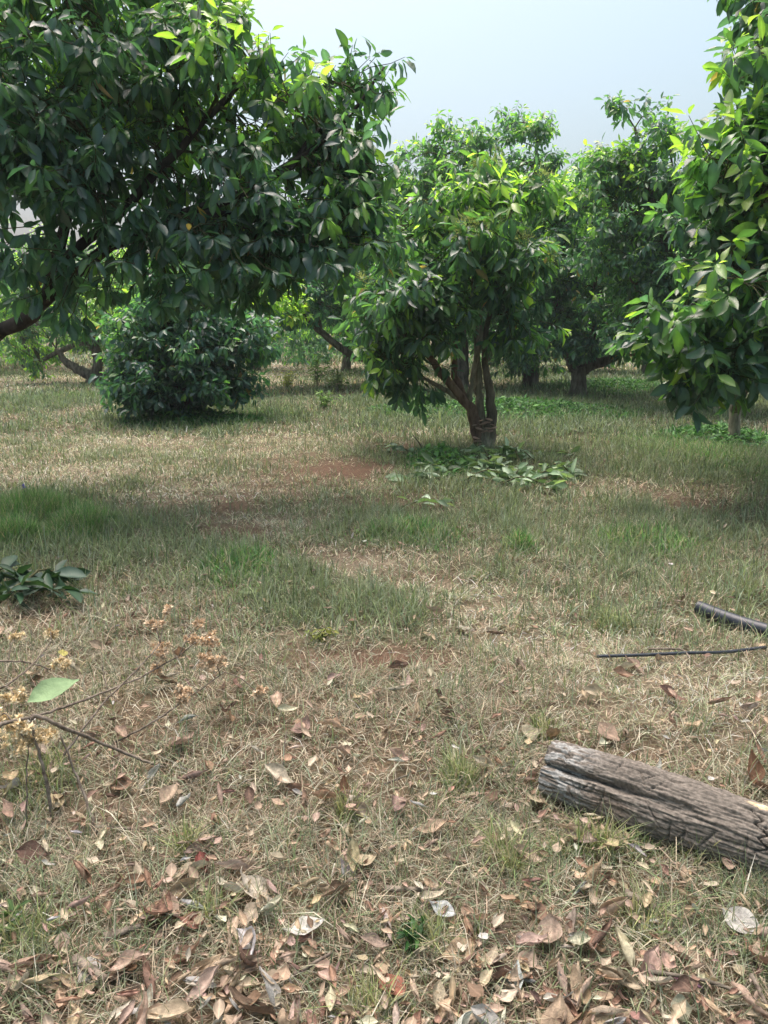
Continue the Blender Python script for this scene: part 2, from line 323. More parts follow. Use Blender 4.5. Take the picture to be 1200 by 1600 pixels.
def shoots_to_leaves(B, A, r, nl, leaf, lod, young, flush, droop, hueshift=(1, 1, 1)):
    """B shoot tip base (n,3), A axis (n,3); nl leaves per shoot"""
    n = len(B); k = np.arange(nl); s = k/(nl-1)                  # 0 old ... 1 tip
    A = norm(A); ref = np.where(np.abs(A[:, 2:3]) < .9, np.array([[0, 0, 1.]]), np.array([[1., 0, 0]]))
    U = norm(np.cross(A, ref)); W = np.cross(A, U)
    ph = r.random((n, 1))*6.28+k*2.4+r.normal(0, .35, (n, nl)); el = np.radians(98-62*s)[None]+r.normal(0, .2, (n, nl))
    D = A[:, None]*np.cos(el)[..., None]+(U[:, None]*np.cos(ph)[..., None]+W[:, None]*np.sin(ph)[..., None])*np.sin(el)[..., None]
    age = 1-s[None]*.75+r.normal(0, .12, (n, nl))
    D[..., 2] -= droop*(.25+.9*age)*(.6+.8*r.random((n, nl))); D = norm(D)
    P = B[:, None]+A[:, None]*(s[None, :, None]*leaf*.95)+D*leaf*.10
    N = A[:, None]*.55+np.array([0, 0, .75])+r.normal(0, .5, (n, nl, 3))
    N = N+0*D
    L = leaf*(.4+.85*r.random((n, nl))**.8)*(1-.45*np.clip(s[None]-.55, 0, 1)/.45*r.random((n, nl)))
    yy = (flush[:, None]*(.35+.9*s[None])+r.normal(0, .12, (n, nl)))
    c = OLD[r.integers(0, len(OLD), (n, nl))]; cm = MID[r.integers(0, len(MID), (n, nl))]; cy = YOUNG[r.integers(0, len(YOUNG), (n, nl))]
    c = np.where((yy > .42)[..., None], cm, c); c = np.where((yy > .78)[..., None], cy, c)
    c = c*(.75+.5*r.random((n, nl, 1)))*np.array(hueshift)
    odd = r.random((n, nl)) < .004; c = np.where(odd[..., None], np.array([.3, .2, .09]), c)
    keep = (r.random((n, nl)) < .93).ravel()
    f = lambda a: a.reshape(n*nl, -1)[keep]
    return f(P), f(D), f(N), L.reshape(-1)[keep], f(c)

def LB(px, py, Y, rx, rz, ry, wt=1.0, flush=.3):
    c = at(px, py, Y); d = math.hypot(Y, CAM_Z-c[2]); return (c, np.array([rx*d/F, ry, rz*d/F]), wt, flush)
def auto_lobes(px, ptop, pbot, rpx, Y, seed, n=9, flush=.3):
    """lobes of a round orchard crown whose outline is given at its own distance"""
    r = rng_(seed); out = []; mid = (ptop+pbot)/2; hh = (pbot-ptop)/2
    for k in range(n):
        a = k*2.4+r.random(); f = (k+.5)/n; v = 1-2*f
        q = math.sqrt(1-v*v*.8)*.62
        out.append(LB(px+math.cos(a)*rpx*q, mid-v*hh*.68, Y+math.sin(a)*rpx*Y/F*q, rpx*.46*(.8+.4*r.random()), hh*.40*(.8+.4*r.random()), rpx*Y/F*.46, 1, flush*(.6+.8*r.random())))
    return out
def make_tree(label, trunk, tr, limbs, lobes, seed, clumps=60, shoots=14, nl=10, leaf=.2, lod=1, young=.3, droop=.7, bark=None, tbark=None, clump_r=.36, zmin=.3,
              group=None, kind='avocado_tree', cat='tree', shell=.45, blossoms=0, hueshift=(1, 1, 1), twig=True, up=.35, leafw=1.0):
    r = rng_(seed); bark = bark or M_BARK; tbark = tbark or bark
    trunk = np.asarray(trunk, float); base = trunk[0].copy()
    root = thing(kind, label, cat, base, group)
    g = Geo(); tp = spline(trunk-base, max(10, 4*len(trunk))); rad = np.interp(np.linspace(0, 1, len(tp)), np.linspace(0, 1, len(tr)), tr)
    tp[0, 2] -= .15; g.tube(tp, rad, 14, .07, seed); tm = obj('trunk', g.mesh('trunk', tbark), root)
    ctr = np.mean([L[0] for L in lobes], 0)-base
    skel = [(tp[i], rad[i]) for i in range(len(tp)//2, len(tp))]
    for li, (P, R) in enumerate(limbs):
        lb = bark
        if len(P) and isinstance(P, tuple): P, lb = P
        g = Geo(); P = spline(np.asarray(P, float)-base, 18); R = np.linspace(R[0], R[1], 18)
        P[1:-1] += r.normal(0, .012, (16, 3))*min(1, R[0]*12); g.tube(P, R, 9, .08, seed+li)
        obj('limb', g.mesh('limb', lb), root); skel += [(P[i], R[i]) for i in range(3, 18)]
    SK = np.array([q[0] for q in skel]); SR = np.array([q[1] for q in skel])
    wts = np.array([L[2]*np.prod(L[1])**.62 for L in lobes]); wts /= wts.sum()
    tw = Geo(); BB = []; AA = []; FF = []
    pick = r.choice(len(lobes), clumps, p=wts)
    for i in range(clumps):
        c, R, _, fl = lobes[pick[i]]
        u = r.normal(0, 1, 3); u /= np.linalg.norm(u); p = c-base+u*R*(r.random()**shell)*(1.28 if r.random() < .16 else .95)
        if p[2]+base[2] < zmin+.1: p[2] = zmin+.1-base[2]+r.random()*.2
        outd = norm(u*.7+norm((p-ctr)*np.array([1, 1, .8]))*.8)
        j = np.argmin(((SK-p)**2).sum(1)*(1+.0*SR)); q = SK[j]
        dist = np.linalg.norm(p-q); midp = (p+q)/2+np.array([0, 0, .12*dist])+r.normal(0, .07*dist, 3)
        br = min(.012+.006*dist, SR[j]*.7) if dist > .25 else .01
        bp = spline([q, midp, p], 9)
        if twig: tw.tube(bp, np.linspace(br, .006, 9), 5, .08, i, False)
        ns = max(4, int(shoots*(.65+.7*r.random()))); cr = clump_r*(.65+.75*r.random())
        off = r.normal(0, 1, (ns, 3)); off = norm(off)*(r.random((ns, 1))**.5)*cr*np.array([1.1, 1.1, .8])
        sb = p+off+outd*cr*.2; axd = norm(outd*.8+norm(off)*.8+np.array([0, 0, up])+r.normal(0, .25, (ns, 3)))
        sb[:, 2] = np.maximum(sb[:, 2], zmin-base[2]); BB.append(sb); AA.append(axd)
        FF.append(np.clip(fl*(.4+1.2*r.random())+(.25*outd[2])*young+r.normal(0, .15, ns), 0, 1))
        if twig:
            for k in range(ns):
                st = bp[r.integers(4, 9)]; e = sb[k]+axd[k]*leaf*.9
                tw.tube(np.array([st, st*.45+sb[k]*.55+np.array([0, 0, .03]), sb[k], e]), [.005, .0045, .004, .0025], 3, 0, 0, False)
    B = np.vstack(BB); A = np.vstack(AA); FL = np.concatenate(FF)
    P, D, N, L, c = shoots_to_leaves(B, A, r, nl, leaf, lod, young, FL, droop, hueshift)
    cr = place_leaves(P, D, N, L, c, lod, r, leafw)
    obj('crown', cr.mesh('crown', M_LEAF), root)
    if twig: obj('twigs', tw.mesh('twigs', M_TWIG), root)
    if blossoms:
        top = np.where(B[:, 2] > np.quantile(B[:, 2], .45))[0]; ch = r.choice(top, min(blossoms, len(top)), False); q = Geo()
        for k in ch:
            m_ = 70; o2 = r.normal(0, 1, (m_, 3)); pp = B[k]+A[k]*leaf*.9+norm(o2)*r.random((m_, 1))*.12+np.array([0, 0, .05])
            dd = norm(o2+np.array([0, 0, .6])); V = place_leaves(pp, dd, r.normal(0, 1, (m_, 3)), np.full(m_, .05), np.array([[.36, .42, .15]])*(.7+.6*r.random((m_, 1))), 2, r, .6)
            q.add(np.vstack(V.V), np.vstack(V.T), np.vstack(V.c))
        obj('blossom', q.mesh('blossom', M_BLOSSOM), root, label='pale yellow green flower sprays')
    return root

# --- left foreground tree
tb = ground(-160, 760); tb = np.array([-5.0, 7.4, float(terrain(-5, 7.4))])
f0 = np.array([-4.75, 7.3, .75])
lob = [LB(60, 120, 6.8, 250, 190, 1.12, 1, .25), LB(160, 20, 7.2, 160, 140, 1.12, 1, .8), LB(320, 65, 7.0, 60, 50, 0.52, .9, .95), LB(310, 190, 6.6, 130, 100, 0.90, 1, .55), LB(465, 200, 7.2, 80, 65, 0.60, 1, .55), LB(535, 128, 7.4, 45, 18, 0.22, 1.5, .4), LB(490, 190, 7.3, 55, 38, 0.38, 1.3, .4), LB(545, 290, 7.1, 30, 55, 0.38, 1.3, .4),
       LB(440, 145, 7.4, 50, 28, 0.38, .8, .6), LB(485, 300, 6.9, 95, 95, 0.60, 1, .35), LB(465, 400, 6.7, 75, 50, 0.45, 1, .3), LB(530, 360, 7.2, 35, 60, 0.38, .7, .45), LB(150, 310, 6.5, 200, 100, 0.90, 1.1, .15), LB(330, 340, 6.3, 120, 80, 0.60, 1, .25),
       LB(125, 415, 6.0, 70, 36, 0.38, .8, .15), LB(200, 430, 6.1, 80, 36, 0.45, .5, .2), LB(370, 430, 6.4, 60, 40, 0.38, .6, .5), LB(-200, 200, 7.2, 220, 220, 1.35, .2, .3), LB(-60, -140, 7.6, 280, 140, 1.35, .2, .4), LB(190, -110, 7.6, 90, 90, 0.68, .5, .5), LB(525, 235, 7.3, 35, 55, 0.30, .5, .4)]
limA = [([f0, at(-60, 560, 7.2), at(0, 523, 7.0), at(58, 484, 6.8), at(85, 420, 6.7), at(110, 330, 6.7), at(180, 200, 6.7)], (.082, .035)),
        ([at(40, 498, 6.86), at(150, 400, 6.7), at(300, 330, 6.6), at(430, 280, 6.8), at(500, 200, 7.1)], (.06, .018)),
        ([at(85, 420, 6.7), at(200, 320, 6.7), at(330, 180, 6.8), at(400, 110, 7.2)], (.05, .015)),
        ([f0, at(-180, 300, 7.4), at(-80, 60, 7.4), at(60, -60, 7.5), at(180, -130, 7.6)], (.12, .03)),
        ([at(300, 330, 6.6), at(420, 350, 6.7), at(500, 400, 6.7), at(570, 380, 7)], (.035, .012)),
        ([at(430, 270, 6.8), at(530, 200, 7.1), at(600, 105, 7.4)], (.025, .01))]
make_tree('large dark avocado tree with a sloping bough, overhanging the tall lush grass patch', [tb, tb*.5+f0*.5+np.array([.03, 0, 0]), f0], (.24, .2, .17), limA, lob, 101, clumps=165, shoots=12, nl=11, leaf=.158, lod=0, young=.7, droop=1.25, leafw=.9, clump_r=.31, zmin=1.4, bark=M_BARK_DARK)

# --- centre tree with bracket fungi
def gp(px, py, dz=0): p = ground(px, py); p[2] += dz; return p
b0 = gp(757, 702)
tY = b0[1]
lobB = [LB(690, 330, tY, 70, 38, .55, 1, .6), LB(785, 310, tY, 52, 42, .5, 1, .65), LB(735, 400, tY, 95, 60, .95, 1.1, .4), LB(650, 440, tY, 75, 55, .8, 1, .45), LB(690, 468, tY-.2, 105, 38, .9, 1.1, .3), LB(655, 520, tY-.3, 45, 25, .4, .7, .25), LB(780, 475, tY, 42, 45, .6, 1, .3),
        LB(585, 550, tY, 48, 38, .45, 1, .75), LB(625, 556, tY-.1, 52, 30, .5, .9, .3), LB(790, 548, tY-.3, 26, 18, .3, .7, .3), LB(610, 490, tY, 55, 50, .5, .8, .6), LB(812, 390, tY, 26, 45, .4, .6, .6), LB(815, 335, tY, 22, 30, .3, .5, .7), LB(635, 370, tY, 45, 40, .5, .7, .5), LB(805, 480, tY, 25, 40, .4, .5, .6)]
limB = [(([at(750, 694, tY), at(743, 668, tY), at(738, 645, tY), at(728, 630, tY), at(708, 605, tY-.05), at(688, 582, tY-.1), at(660, 545, tY-.2), at(620, 520, tY-.2)], M_BARK_RED), (.095, .03)),
        (([at(729, 632, tY), at(716, 600, tY+.05), at(709, 570, tY+.05), at(714, 500, tY), at(705, 400, tY), at(690, 330, tY)], M_BARK_RED), (.055, .015)),
        (([at(733, 628, tY), at(737, 605, tY), at(742, 570, tY-.05), at(750, 535, tY-.05), at(757, 460, tY), at(800, 330, tY)], M_BARK_PALE), (.042, .014)),
        (([at(722, 628, tY), at(700, 612, tY-.05), at(680, 600, tY-.1), at(630, 580, tY-.2), at(590, 560, tY)], M_BARK_PALE), (.04, .012)),
        (([at(763, 696, tY+.0), at(767, 665, tY+.03), at(766, 620, tY+.05), at(760, 580, tY+.05), at(762, 500, tY), at(800, 430, tY)], M_BARK), (.09, .02)),
        (([at(757, 696, tY+.05), at(754, 660, tY+.08), at(750, 620, tY+.1), at(748, 580, tY+.1), at(740, 480, tY+.1), at(740, 400, tY)], M_BARK_PALE), (.08, .02))]
CT = make_tree('small avocado tree with bracket fungi on its forked trunk above a heap of cut leaves', [b0, at(757, 688, tY), at(756, 668, tY)], (.165, .125, .07), limB, lobB, 202, clumps=86, shoots=9, nl=10, leaf=.2, lod=0, young=.5, droop=1.15, tbark=M_BARK_PALE, leafw=.82,
               clump_r=.25, zmin=.72, blossoms=34)
ttr = [c for c in CT.children if c.name.startswith('trunk')][0]
def shelf(r):
    g = Geo(); nu, nv = 14, 6; V = []
    for j in range(nv):
        f = j/(nv-1)
        for i in range(nu):
            a = -math.pi*.55+math.pi*1.1*i/(nu-1); w_ = 1+.12*math.sin(i*2.3)
            V.append((math.sin(a)*f*w_, -math.cos(a)*f*.85*w_, .28*(1-f**2)))
    nb = len(V); V += [(x*.92, y*.92, z-.16-.25*(1-(x*x+y*y))) for x, y, z in V]
    T = []
    for s in (0, nb):
        for j in range(nv-1):
            for i in range(nu-1):
                q = s+j*nu+i; t = [(q, q+1, q+nu+1), (q, q+nu+1, q+nu)]; T += t if s == 0 else [x[::-1] for x in t]
    for i in range(nu-1):
        q = (nv-1)*nu+i; T += [(q, q+1, nb+q+1), (q, nb+q+1, nb+q)]
    g.add(V, T); return g.mesh('bracket_fungus', M_FUNGUS)
sm = shelf(None); rr = random.Random(4)
for px, py, sz in [(752, 657, 8), (764, 655, 9), (742, 664, 7), (769, 664, 9), (755, 662, 7), (750, 670, 9), (763, 669, 10), (757, 674, 9), (771, 668, 7), (745, 684, 8), (747, 689, 9), (749, 694, 7), (760, 660, 8), (766, 673, 8)]:
    p = at(px, py, tY-.115-.02*rr.random()); f = obj('bracket_fungus', sm, ttr)
    f.location = Vector(p)-Vector(b0); q = sz*tY/F*rr.uniform(.55, .95); f.scale = (q, q*.9, q*.7); f.rotation_euler = (rr.uniform(-.25, .25), rr.uniform(-.35, .35), (px-757)*.05)

# --- right foreground tree
c0 = gp(1147, 694); cY = c0[1]
lobC = [LB(1225, 60, 7.8, 70, 75, .8, 1, .25), LB(1205, 170, 7.4, 65, 60, .7, 1, .4), LB(1175, 270, 7.3, 70, 65, .8, 1, .55), LB(1205, 390, 7.4, 75, 90, .8, 1, .4), LB(1140, 440, 6.9, 60, 40, .6, 1, .55), LB(1050, 500, 6.8, 50, 26, .4, .9, .6),
        LB(1002, 548, 6.8, 40, 20, .3, .9, .6), LB(1090, 560, 6.9, 65, 36, .5, 1, .35), LB(1105, 588, 6.8, 40, 26, .4, .8, .2), LB(1290, 300, 8.2, 140, 230, 1.6, .9, .4), LB(1300, 520, 8, 120, 60, 1.3, .9, .3), LB(1200, 500, 7.2, 90, 70, .9, 1, .3), LB(1350, 60, 8.5, 140, 130, 1.4, .7, .4)]
limC = [([at(1148, 640, cY), at(1190, 540, 9.2), at(1200, 420, 8.4), at(1190, 250, 7.8), at(1190, 80, 7.8)], (.07, .02)),
        ([at(1150, 620, cY), at(1180, 560, 8.6), at(1140, 560, 7.6), at(1060, 550, 7.0), at(985, 555, 6.8)], (.05, .012)),
        ([at(1190, 540, 9.2), at(1300, 400, 8.6), at(1320, 200, 8.4)], (.05, .02)), ([at(1200, 420, 8.4), at(1150, 420, 7.4), at(1090, 450, 6.9)], (.03, .01)), ([at(1180, 560, 8.6), at(1280, 540, 8.0)], (.04, .015))]
make_tree('bright leaved avocado tree with slim pale trunk, its drooping leaves nearest the black pipe', [c0, at(1148, 650, cY), at(1148, 615, cY)], (.085, .075, .07), limC, lobC, 303, clumps=128, shoots=11, nl=11, leaf=.2, lod=0, young=.45, droop=.95, clump_r=.27, zmin=1.02, tbark=M_BARK_PALE)

# --- trees behind
G_ROW = 'avocado trees in the rows behind'
def back_tree(label, px, py, Y, ptop, pbot, rpx, seed, cpx=None, trunkr=.16, leaf=.19, lod=1, clumps=70, flush=.3, hs=(1, 1, 1), trunk_top=None, limbs=None, lobes=None, droop=1.0, nl=9, shoots=13, clump_r=None, **kw):
    cpx = px if cpx is None else cpx
    b = at(px, py, Y); b = np.array([b[0], Y, float(terrain(b[0], Y))]); flush = min(1, flush+.12); lo = [(a, b_, c_, min(1, d_+.12)) for a, b_, c_, d_ in lobes] if lobes else auto_lobes(cpx, ptop, pbot, rpx, Y, seed, flush=flush)
    if trunk_top is None:
        h = at(cpx, (ptop+pbot)/2, Y)[2]; top = b+np.array([(cpx-px)*Y/F*.4, 0, max(.5, h*.42)])
    else: top = at(*trunk_top, Y)
    if limbs is None:
        limbs = []
        for k, L in enumerate(lo):
            if k % 2 == 0:
                e = L[0]; midp = top*.45+e*.55+np.array([0, 0, .25]); limbs.append(([top-np.array([0, 0, .08]), midp, e], (trunkr*.55, .02)))
    return make_tree(label, [b, b*.5+top*.5+np.array([.05, .03, 0]), top], (trunkr*1.15, trunkr*.95, trunkr*.8), limbs, lo, seed, clumps=clumps, shoots=shoots, nl=nl, leaf=leaf, lod=lod, droop=droop, clump_r=clump_r or max(.32, rpx*Y/F*.2), group=G_ROW, hueshift=tuple(np.array(hs)*1.12), **kw)
# low skirted bush tree left of centre
back_tree('rounded bushy avocado tree with dark skirts of leaves reaching the ground', 290, 652, 13.6, 440, 650, 118, 11, trunkr=.1, leaf=.175, clumps=125, flush=.1, zmin=.2, hs=(.8, .88, .95), trunk_top=(290, 600), clump_r=.27, lod=0,
          lobes=[LB(285, 500, 13.6, 75, 45, .8, 1, .15), LB(345, 525, 13.7, 55, 40, .6, 1, .1), LB(225, 545, 13.5, 45, 40, .6, .9, .15), LB(290, 560, 13.3, 85, 45, .8, 1, .1), LB(365, 575, 13.6, 38, 30, .5, .8, .1), LB(215, 595, 13.5, 36, 28, .5, .8, .1), LB(285, 608, 13.4, 75, 30, .7, 1, .05), LB(300, 440, 13.7, 50, 32, .5, .9, .3), LB(240, 480, 13.7, 40, 30, .5, .7, .25), LB(190, 570, 13.5, 20, 16, .3, .5, .2), LB(400, 545, 13.6, 14, 14, .25, .4, .3)])
# arched tree at the left
eY = 22.5
def eL(*a): return [at(x, y, eY) for x, y in a]
back_tree('low spreading avocado tree with a dark arched bough over sunlit straw grass', 145, 594, eY, 400, 580, 110, 12, trunkr=.2, leaf=.2, clumps=80, flush=.6, hs=(1.05, 1, .9), trunk_top=(140, 582),
          lobes=[LB(60, 530, eY, 50, 30, 1, 1, .75), LB(40, 565, eY, 22, 18, .5, .6, .8), LB(110, 480, eY, 70, 50, 1.4, 1, .5), LB(160, 520, eY, 45, 35, 1, 1, .4), LB(60, 470, eY+.5, 70, 40, 1.2, 1, .6), LB(140, 420, eY+.5, 80, 45, 1.3, 1, .5), LB(200, 500, eY, 45, 50, 1, 1, .5), LB(30, 420, eY+1, 60, 35, 1.2, .5, .5)],
          limbs=[(eL((140, 586), (118, 575), (100, 562), (88, 545)), (.16, .07)), (eL((146, 588), (152, 570), (150, 548), (135, 535), (100, 545), (62, 564)), (.17, .05)), (eL((150, 548), (140, 500), (110, 460)), (.13, .04)), (eL((146, 588), (175, 582), (200, 550)), (.11, .04))])
back_tree('light green avocado tree rising behind the rounded bushy tree', 330, 600, 19.5, 380, 560, 115, 13, flush=.8, hs=(1.15, 1.1, .9), clumps=70, leaf=.2)
# arch-branched dark tree between bush and centre tree
gY = 21.0
def gL(*a): return [at(x, y, gY) for x, y in a]
back_tree('blue green avocado tree with a dark slanting bough over the grassy gap', 612, 586, gY, 380, 540, 120, 14, flush=.15, hs=(.8, 1, 1.1), clumps=85, trunk_top=(600, 566), zmin=1.0,
          lobes=[LB(460, 450, gY, 60, 42, 1.1, 1, .15), LB(430, 490, gY, 50, 30, .9, 1, .1), LB(500, 470, gY, 60, 42, 1.1, 1, .1), LB(560, 430, gY, 70, 60, 1.3, 1, .3), LB(480, 410, gY+.5, 80, 40, 1.3, 1, .3), LB(600, 480, gY, 50, 45, 1, 1, .3), LB(570, 530, gY, 40, 25, .7, .6, .5)],
          limbs=[(gL((600, 570), (548, 553), (508, 524), (478, 495), (455, 465)), (.12, .05)), (gL((600, 570), (585, 500), (560, 430)), (.13, .05)), (gL((590, 520), (600, 490), (610, 470)), (.07, .03)), (gL((500, 518), (498, 470), (500, 420)), (.08, .03))])
# tall dark trees behind the centre tree
back_tree('tall thin topped avocado tree rising right behind the tree with bracket fungi', 720, 590, 20, 205, 560, 95, 15, flush=.35, clumps=140, leaf=.19, hs=(1.1, 1.1, 1), trunk_top=(715, 480), trunkr=.2,
          lobes=[LB(695, 235, 20, 42, 50, .8, 1.3, .25), LB(675, 300, 20, 65, 35, 1, .9, .4), LB(740, 330, 20, 70, 50, 1.2, 1, .5), LB(660, 390, 20, 80, 50, 1.4, 1, .5), LB(740, 420, 20, 90, 60, 1.5, 1, .25), LB(680, 480, 20, 90, 50, 1.4, 1, .25), LB(610, 330, 20, 60, 50, 1.1, 1, .5), LB(735, 230, 20, 30, 35, .5, 1.2, .3)])
back_tree('tallest dark pointed avocado tree in the row behind, against the sky', 830, 590, 21, 185, 560, 100, 16, flush=.3, clumps=150, leaf=.18, trunk_top=(820, 470), trunkr=.2, hs=(1, 1.05, 1.05),
          lobes=[LB(840, 215, 21, 30, 30, .6, .8, .3), LB(790, 220, 21, 28, 25, .6, .6, .25), LB(850, 270, 21, 45, 45, .9, 1, .35), LB(800, 280, 21, 60, 45, 1, 1, .25), LB(840, 350, 21, 70, 60, 1.3, 1, .2), LB(790, 420, 21, 80, 60, 1.4, 1, .2), LB(860, 440, 21, 60, 60, 1.2, 1, .15), LB(830, 510, 21, 80, 40, 1.3, 1, .15), LB(825, 552, 20.5, 45, 20, .8, 1.1, .2)])
jY = 18.3
def jL(*a): return [at(x, y, jY) for x, y in a]
back_tree('dense avocado tree on a thick forked trunk in lush green ground cover', 902, 610, jY, 330, 570, 100, 17, flush=.25, clumps=130, leaf=.18, trunk_top=(902, 572), trunkr=.19, hs=(.95, 1, 1.05), zmin=.8,
          lobes=[LB(880, 330, jY, 50, 50, 1, 1, .45), LB(930, 360, jY, 60, 60, 1.1, 1, .45), LB(860, 430, jY, 55, 60, 1.1, 1, .15), LB(930, 460, jY, 80, 60, 1.4, 1, .2), LB(870, 515, jY, 60, 40, 1.1, 1, .1), LB(960, 530, jY, 60, 35, 1, .8, .2), LB(910, 290, jY, 28, 30, .6, .7, .6), LB(1000, 420, jY+.5, 60, 60, 1.2, 1, .3)],
          limbs=[(jL((898, 580), (890, 560), (878, 530), (870, 480), (880, 380)), (.13, .04)), (jL((905, 580), (925, 570), (950, 562), (985, 540), (1000, 470)), (.16, .05)), (jL((925, 572), (930, 520), (930, 420)), (.1, .03))])
iY = 15.5
def iL(*a): return [at(x, y, iY) for x, y in a]
back_tree('open crowned avocado tree with a bare dark bough, reaching skyward behind the bright leaved one', 1090, 640, iY, 160, 560, 110, 18, flush=.4, clumps=150, leaf=.17, hs=(1.1, 1.1, 1), trunk_top=(1082, 520), trunkr=.17,
          lobes=[LB(995, 195, iY, 30, 32, .5, .8, .3), LB(1045, 200, iY, 22, 24, .4, .5, .2), LB(965, 260, iY, 40, 40, .7, 1, .5), LB(1020, 270, iY, 60, 45, .9, 1, .4), LB(1060, 340, iY, 70, 60, 1.2, 1, .25), LB(965, 340, iY, 55, 50, .9, 1, .4), LB(1000, 420, iY, 80, 50, 1.2, 1, .25), LB(1090, 430, iY, 70, 60, 1.2, 1, .2), LB(1030, 500, iY, 80, 40, 1.1, 1, .25), LB(940, 300, iY, 20, 40, .5, .5, .6)],
          limbs=[(iL((1082, 530), (1062, 450), (1045, 395), (1030, 340), (1005, 270), (992, 200)), (.1, .025)), (iL((1045, 395), (1020, 350), (975, 320)), (.05, .02)), (iL((1080, 520), (1100, 430), (1090, 360)), (.09, .03)), (iL((1030, 340), (1050, 290), (1045, 205)), (.04, .015)), (iL((1075, 500), (1020, 480), (980, 430)), (.06, .02))])
back_tree('shaded avocado tree past the bright leaved one with low boughs over grass', 1260, 640, 14.5, 200, 610, 130, 19, flush=.25, clumps=80, leaf=.2)
# far rows closing the view
for i, (px, Y, top, rp, fl, lab) in enumerate([
        (-110, 27, 300, 150, .5, 'hazy avocado tree beyond the arched one, half out of view'), (40, 31, 350, 120, .75, 'sunlit yellowish avocado tree far beyond the sloping bough'), (215, 29, 375, 110, .65, 'sunlit avocado tree far beyond the arched bough'),
        (400, 30, 350, 110, .4, 'bluish far avocado tree over the grassy gap'), (470, 36, 440, 70, .15, 'small dark far avocado tree at the end of the grassy gap'), (540, 28, 330, 110, .4, 'far avocado tree seen past the slanting bough'),
        (640, 27, 300, 110, .5, 'far avocado tree left of the thin topped one'), (905, 27, 255, 90, .35, 'far avocado tree in the dip of the skyline'), (760, 30, 280, 110, .3, 'far avocado tree hidden low behind the dark pointed one'),
        (1010, 26, 280, 110, .35, 'far avocado tree behind the open crowned one'), (1150, 27, 270, 130, .35, 'far avocado tree behind the bright leaved one'), (1300, 26, 250, 140, .4, 'far avocado tree past the edge of view, behind the shaded one')]):
    back_tree(lab, px, 570, Y, top, 575 if i not in (4,) else 565, rp, 40+i, flush=fl, clumps=80, leaf=.22, lod=2, nl=8, shoots=13, twig=False, hs=(1.15, 1.15, 1.1), zmin=.4)

# ------------------------------------------------------------------ ground cover, weeds, cut branches
def scatter_leaf_stuff(name, label, L, n, lf, pal, seed, h=.12):
    r = rng_(seed); q = Geo()
    for cx, cy, rx, ry, sc in zones(L):
        k = int(n*sc); a = r.random(k)*6.28; rr = np.sqrt(r.random(k)); x = cx+np.cos(a)*rr*rx; y = cy+np.sin(a)*rr*ry
        P = np.stack([x, y, terrain(x, y)+h*(.3+.7*r.random(k))*(1.1-rr)], 1); D = r.normal(0, 1, (k, 3))*[1, 1, .5]; N = r.normal(0, .4, (k, 3))+[0, 0, 1]
        g = place_leaves(P, D, N, lf*(.6+.8*r.random(k)), pal[r.integers(0, len(pal), k)]*(.7+.6*r.random((k, 1))), 2, r, 1.3); q.add(np.vstack(g.V), np.vstack(g.T), np.vstack(g.c))
    return obj(name, q.mesh(name, M_GRASS), kind='stuff', label=label, category='ground cover')
COV = np.array([[.05, .14, .04], [.07, .18, .05], [.1, .22, .06], [.04, .1, .04]])
scatter_leaf_stuff('ground_cover', 'low broad leaved green ground cover in the shade behind', [(960, 606, 110, 12, 1.3), (790, 645, 210, 16, 1.4), (690, 728, 50, 20, .1), (300, 662, 110, 8, .5), (1130, 690, 90, 16, .4)], 7000, .085, COV, 71, .26)
def weed(label, px, py, h, n, lf, pal, seed, bushy=.35):
    r = rng_(seed); b = gp(px, py); root = thing('weed_plant', label, 'weed', b, 'weeds in the grass'); st = Geo(); P = []; D = []
    for k in range(n):
        a = r.random()*6.28; e = np.array([math.cos(a)*bushy*h*r.random(), math.sin(a)*bushy*h*r.random(), h*(.55+.45*r.random())])
        c = spline([np.zeros(3), e*.5+r.normal(0, .02, 3), e], 7); st.tube(c, np.linspace(.004, .002, 7), 4, 0, 0, False)
        for j in range(14): t = r.integers(2, 7); P.append(c[t]); D.append(r.normal(0, 1, 3)*[1, 1, .4]+[0, 0, .25])
    P = np.array(P); D = np.array(D); k = len(P)
    obj('stem', st.mesh('stem', M_TWIG), root)
    obj('foliage', place_leaves(P, D, r.normal(0, .3, (k, 3))+[0, 0, 1], lf*(.6+.8*r.random(k)), pal[r.integers(0, len(pal), k)]*(.75+.5*r.random((k, 1))), 1, r, .9).mesh('foliage', M_GRASS), root)
YG = np.array([[.3, .34, .08], [.36, .38, .1], [.25, .32, .09]]); MG = np.array([[.13, .24, .07], [.17, .28, .08], [.1, .19, .06]])
weed('yellow green low weed on the pinkish dry grass', 448, 607, .45, 16, .09, YG, 81, 1.1)
weed('tall light green weed in the grassy gap, topped by a leafy spike', 496, 604, .95, 12, .13, MG, 82, .4)
weed('dark leafy weed beside the tall light green one', 528, 612, .55, 16, .10, MG*.75, 83, 1.0)
weed('single small green weed in front of the tall one', 506, 641, .38, 10, .09, MG, 84, .8)
0 and weed('upright dark green grassy weed in the trampled patch', 815, 868, .15, 9, .06, COV*.9, 85, .7)
weed('tiny yellow green weed at the rim of the bare brown soil', 503, 1004, .08, 7, .03, YG*.6, 86, .9)
weed('small dark seedling with glossy leaves among the litter', 655, 1490, .09, 3, .035, COV*.6, 87, .5)
weed('green seedling at the corner beneath the dried weed', 12, 1475, .08, 3, .035, MG*.5, 88, .6)
weed('low wispy green weed growing under the rounded bushy tree', 215, 640, .4, 8, .1, MG, 89, .9)
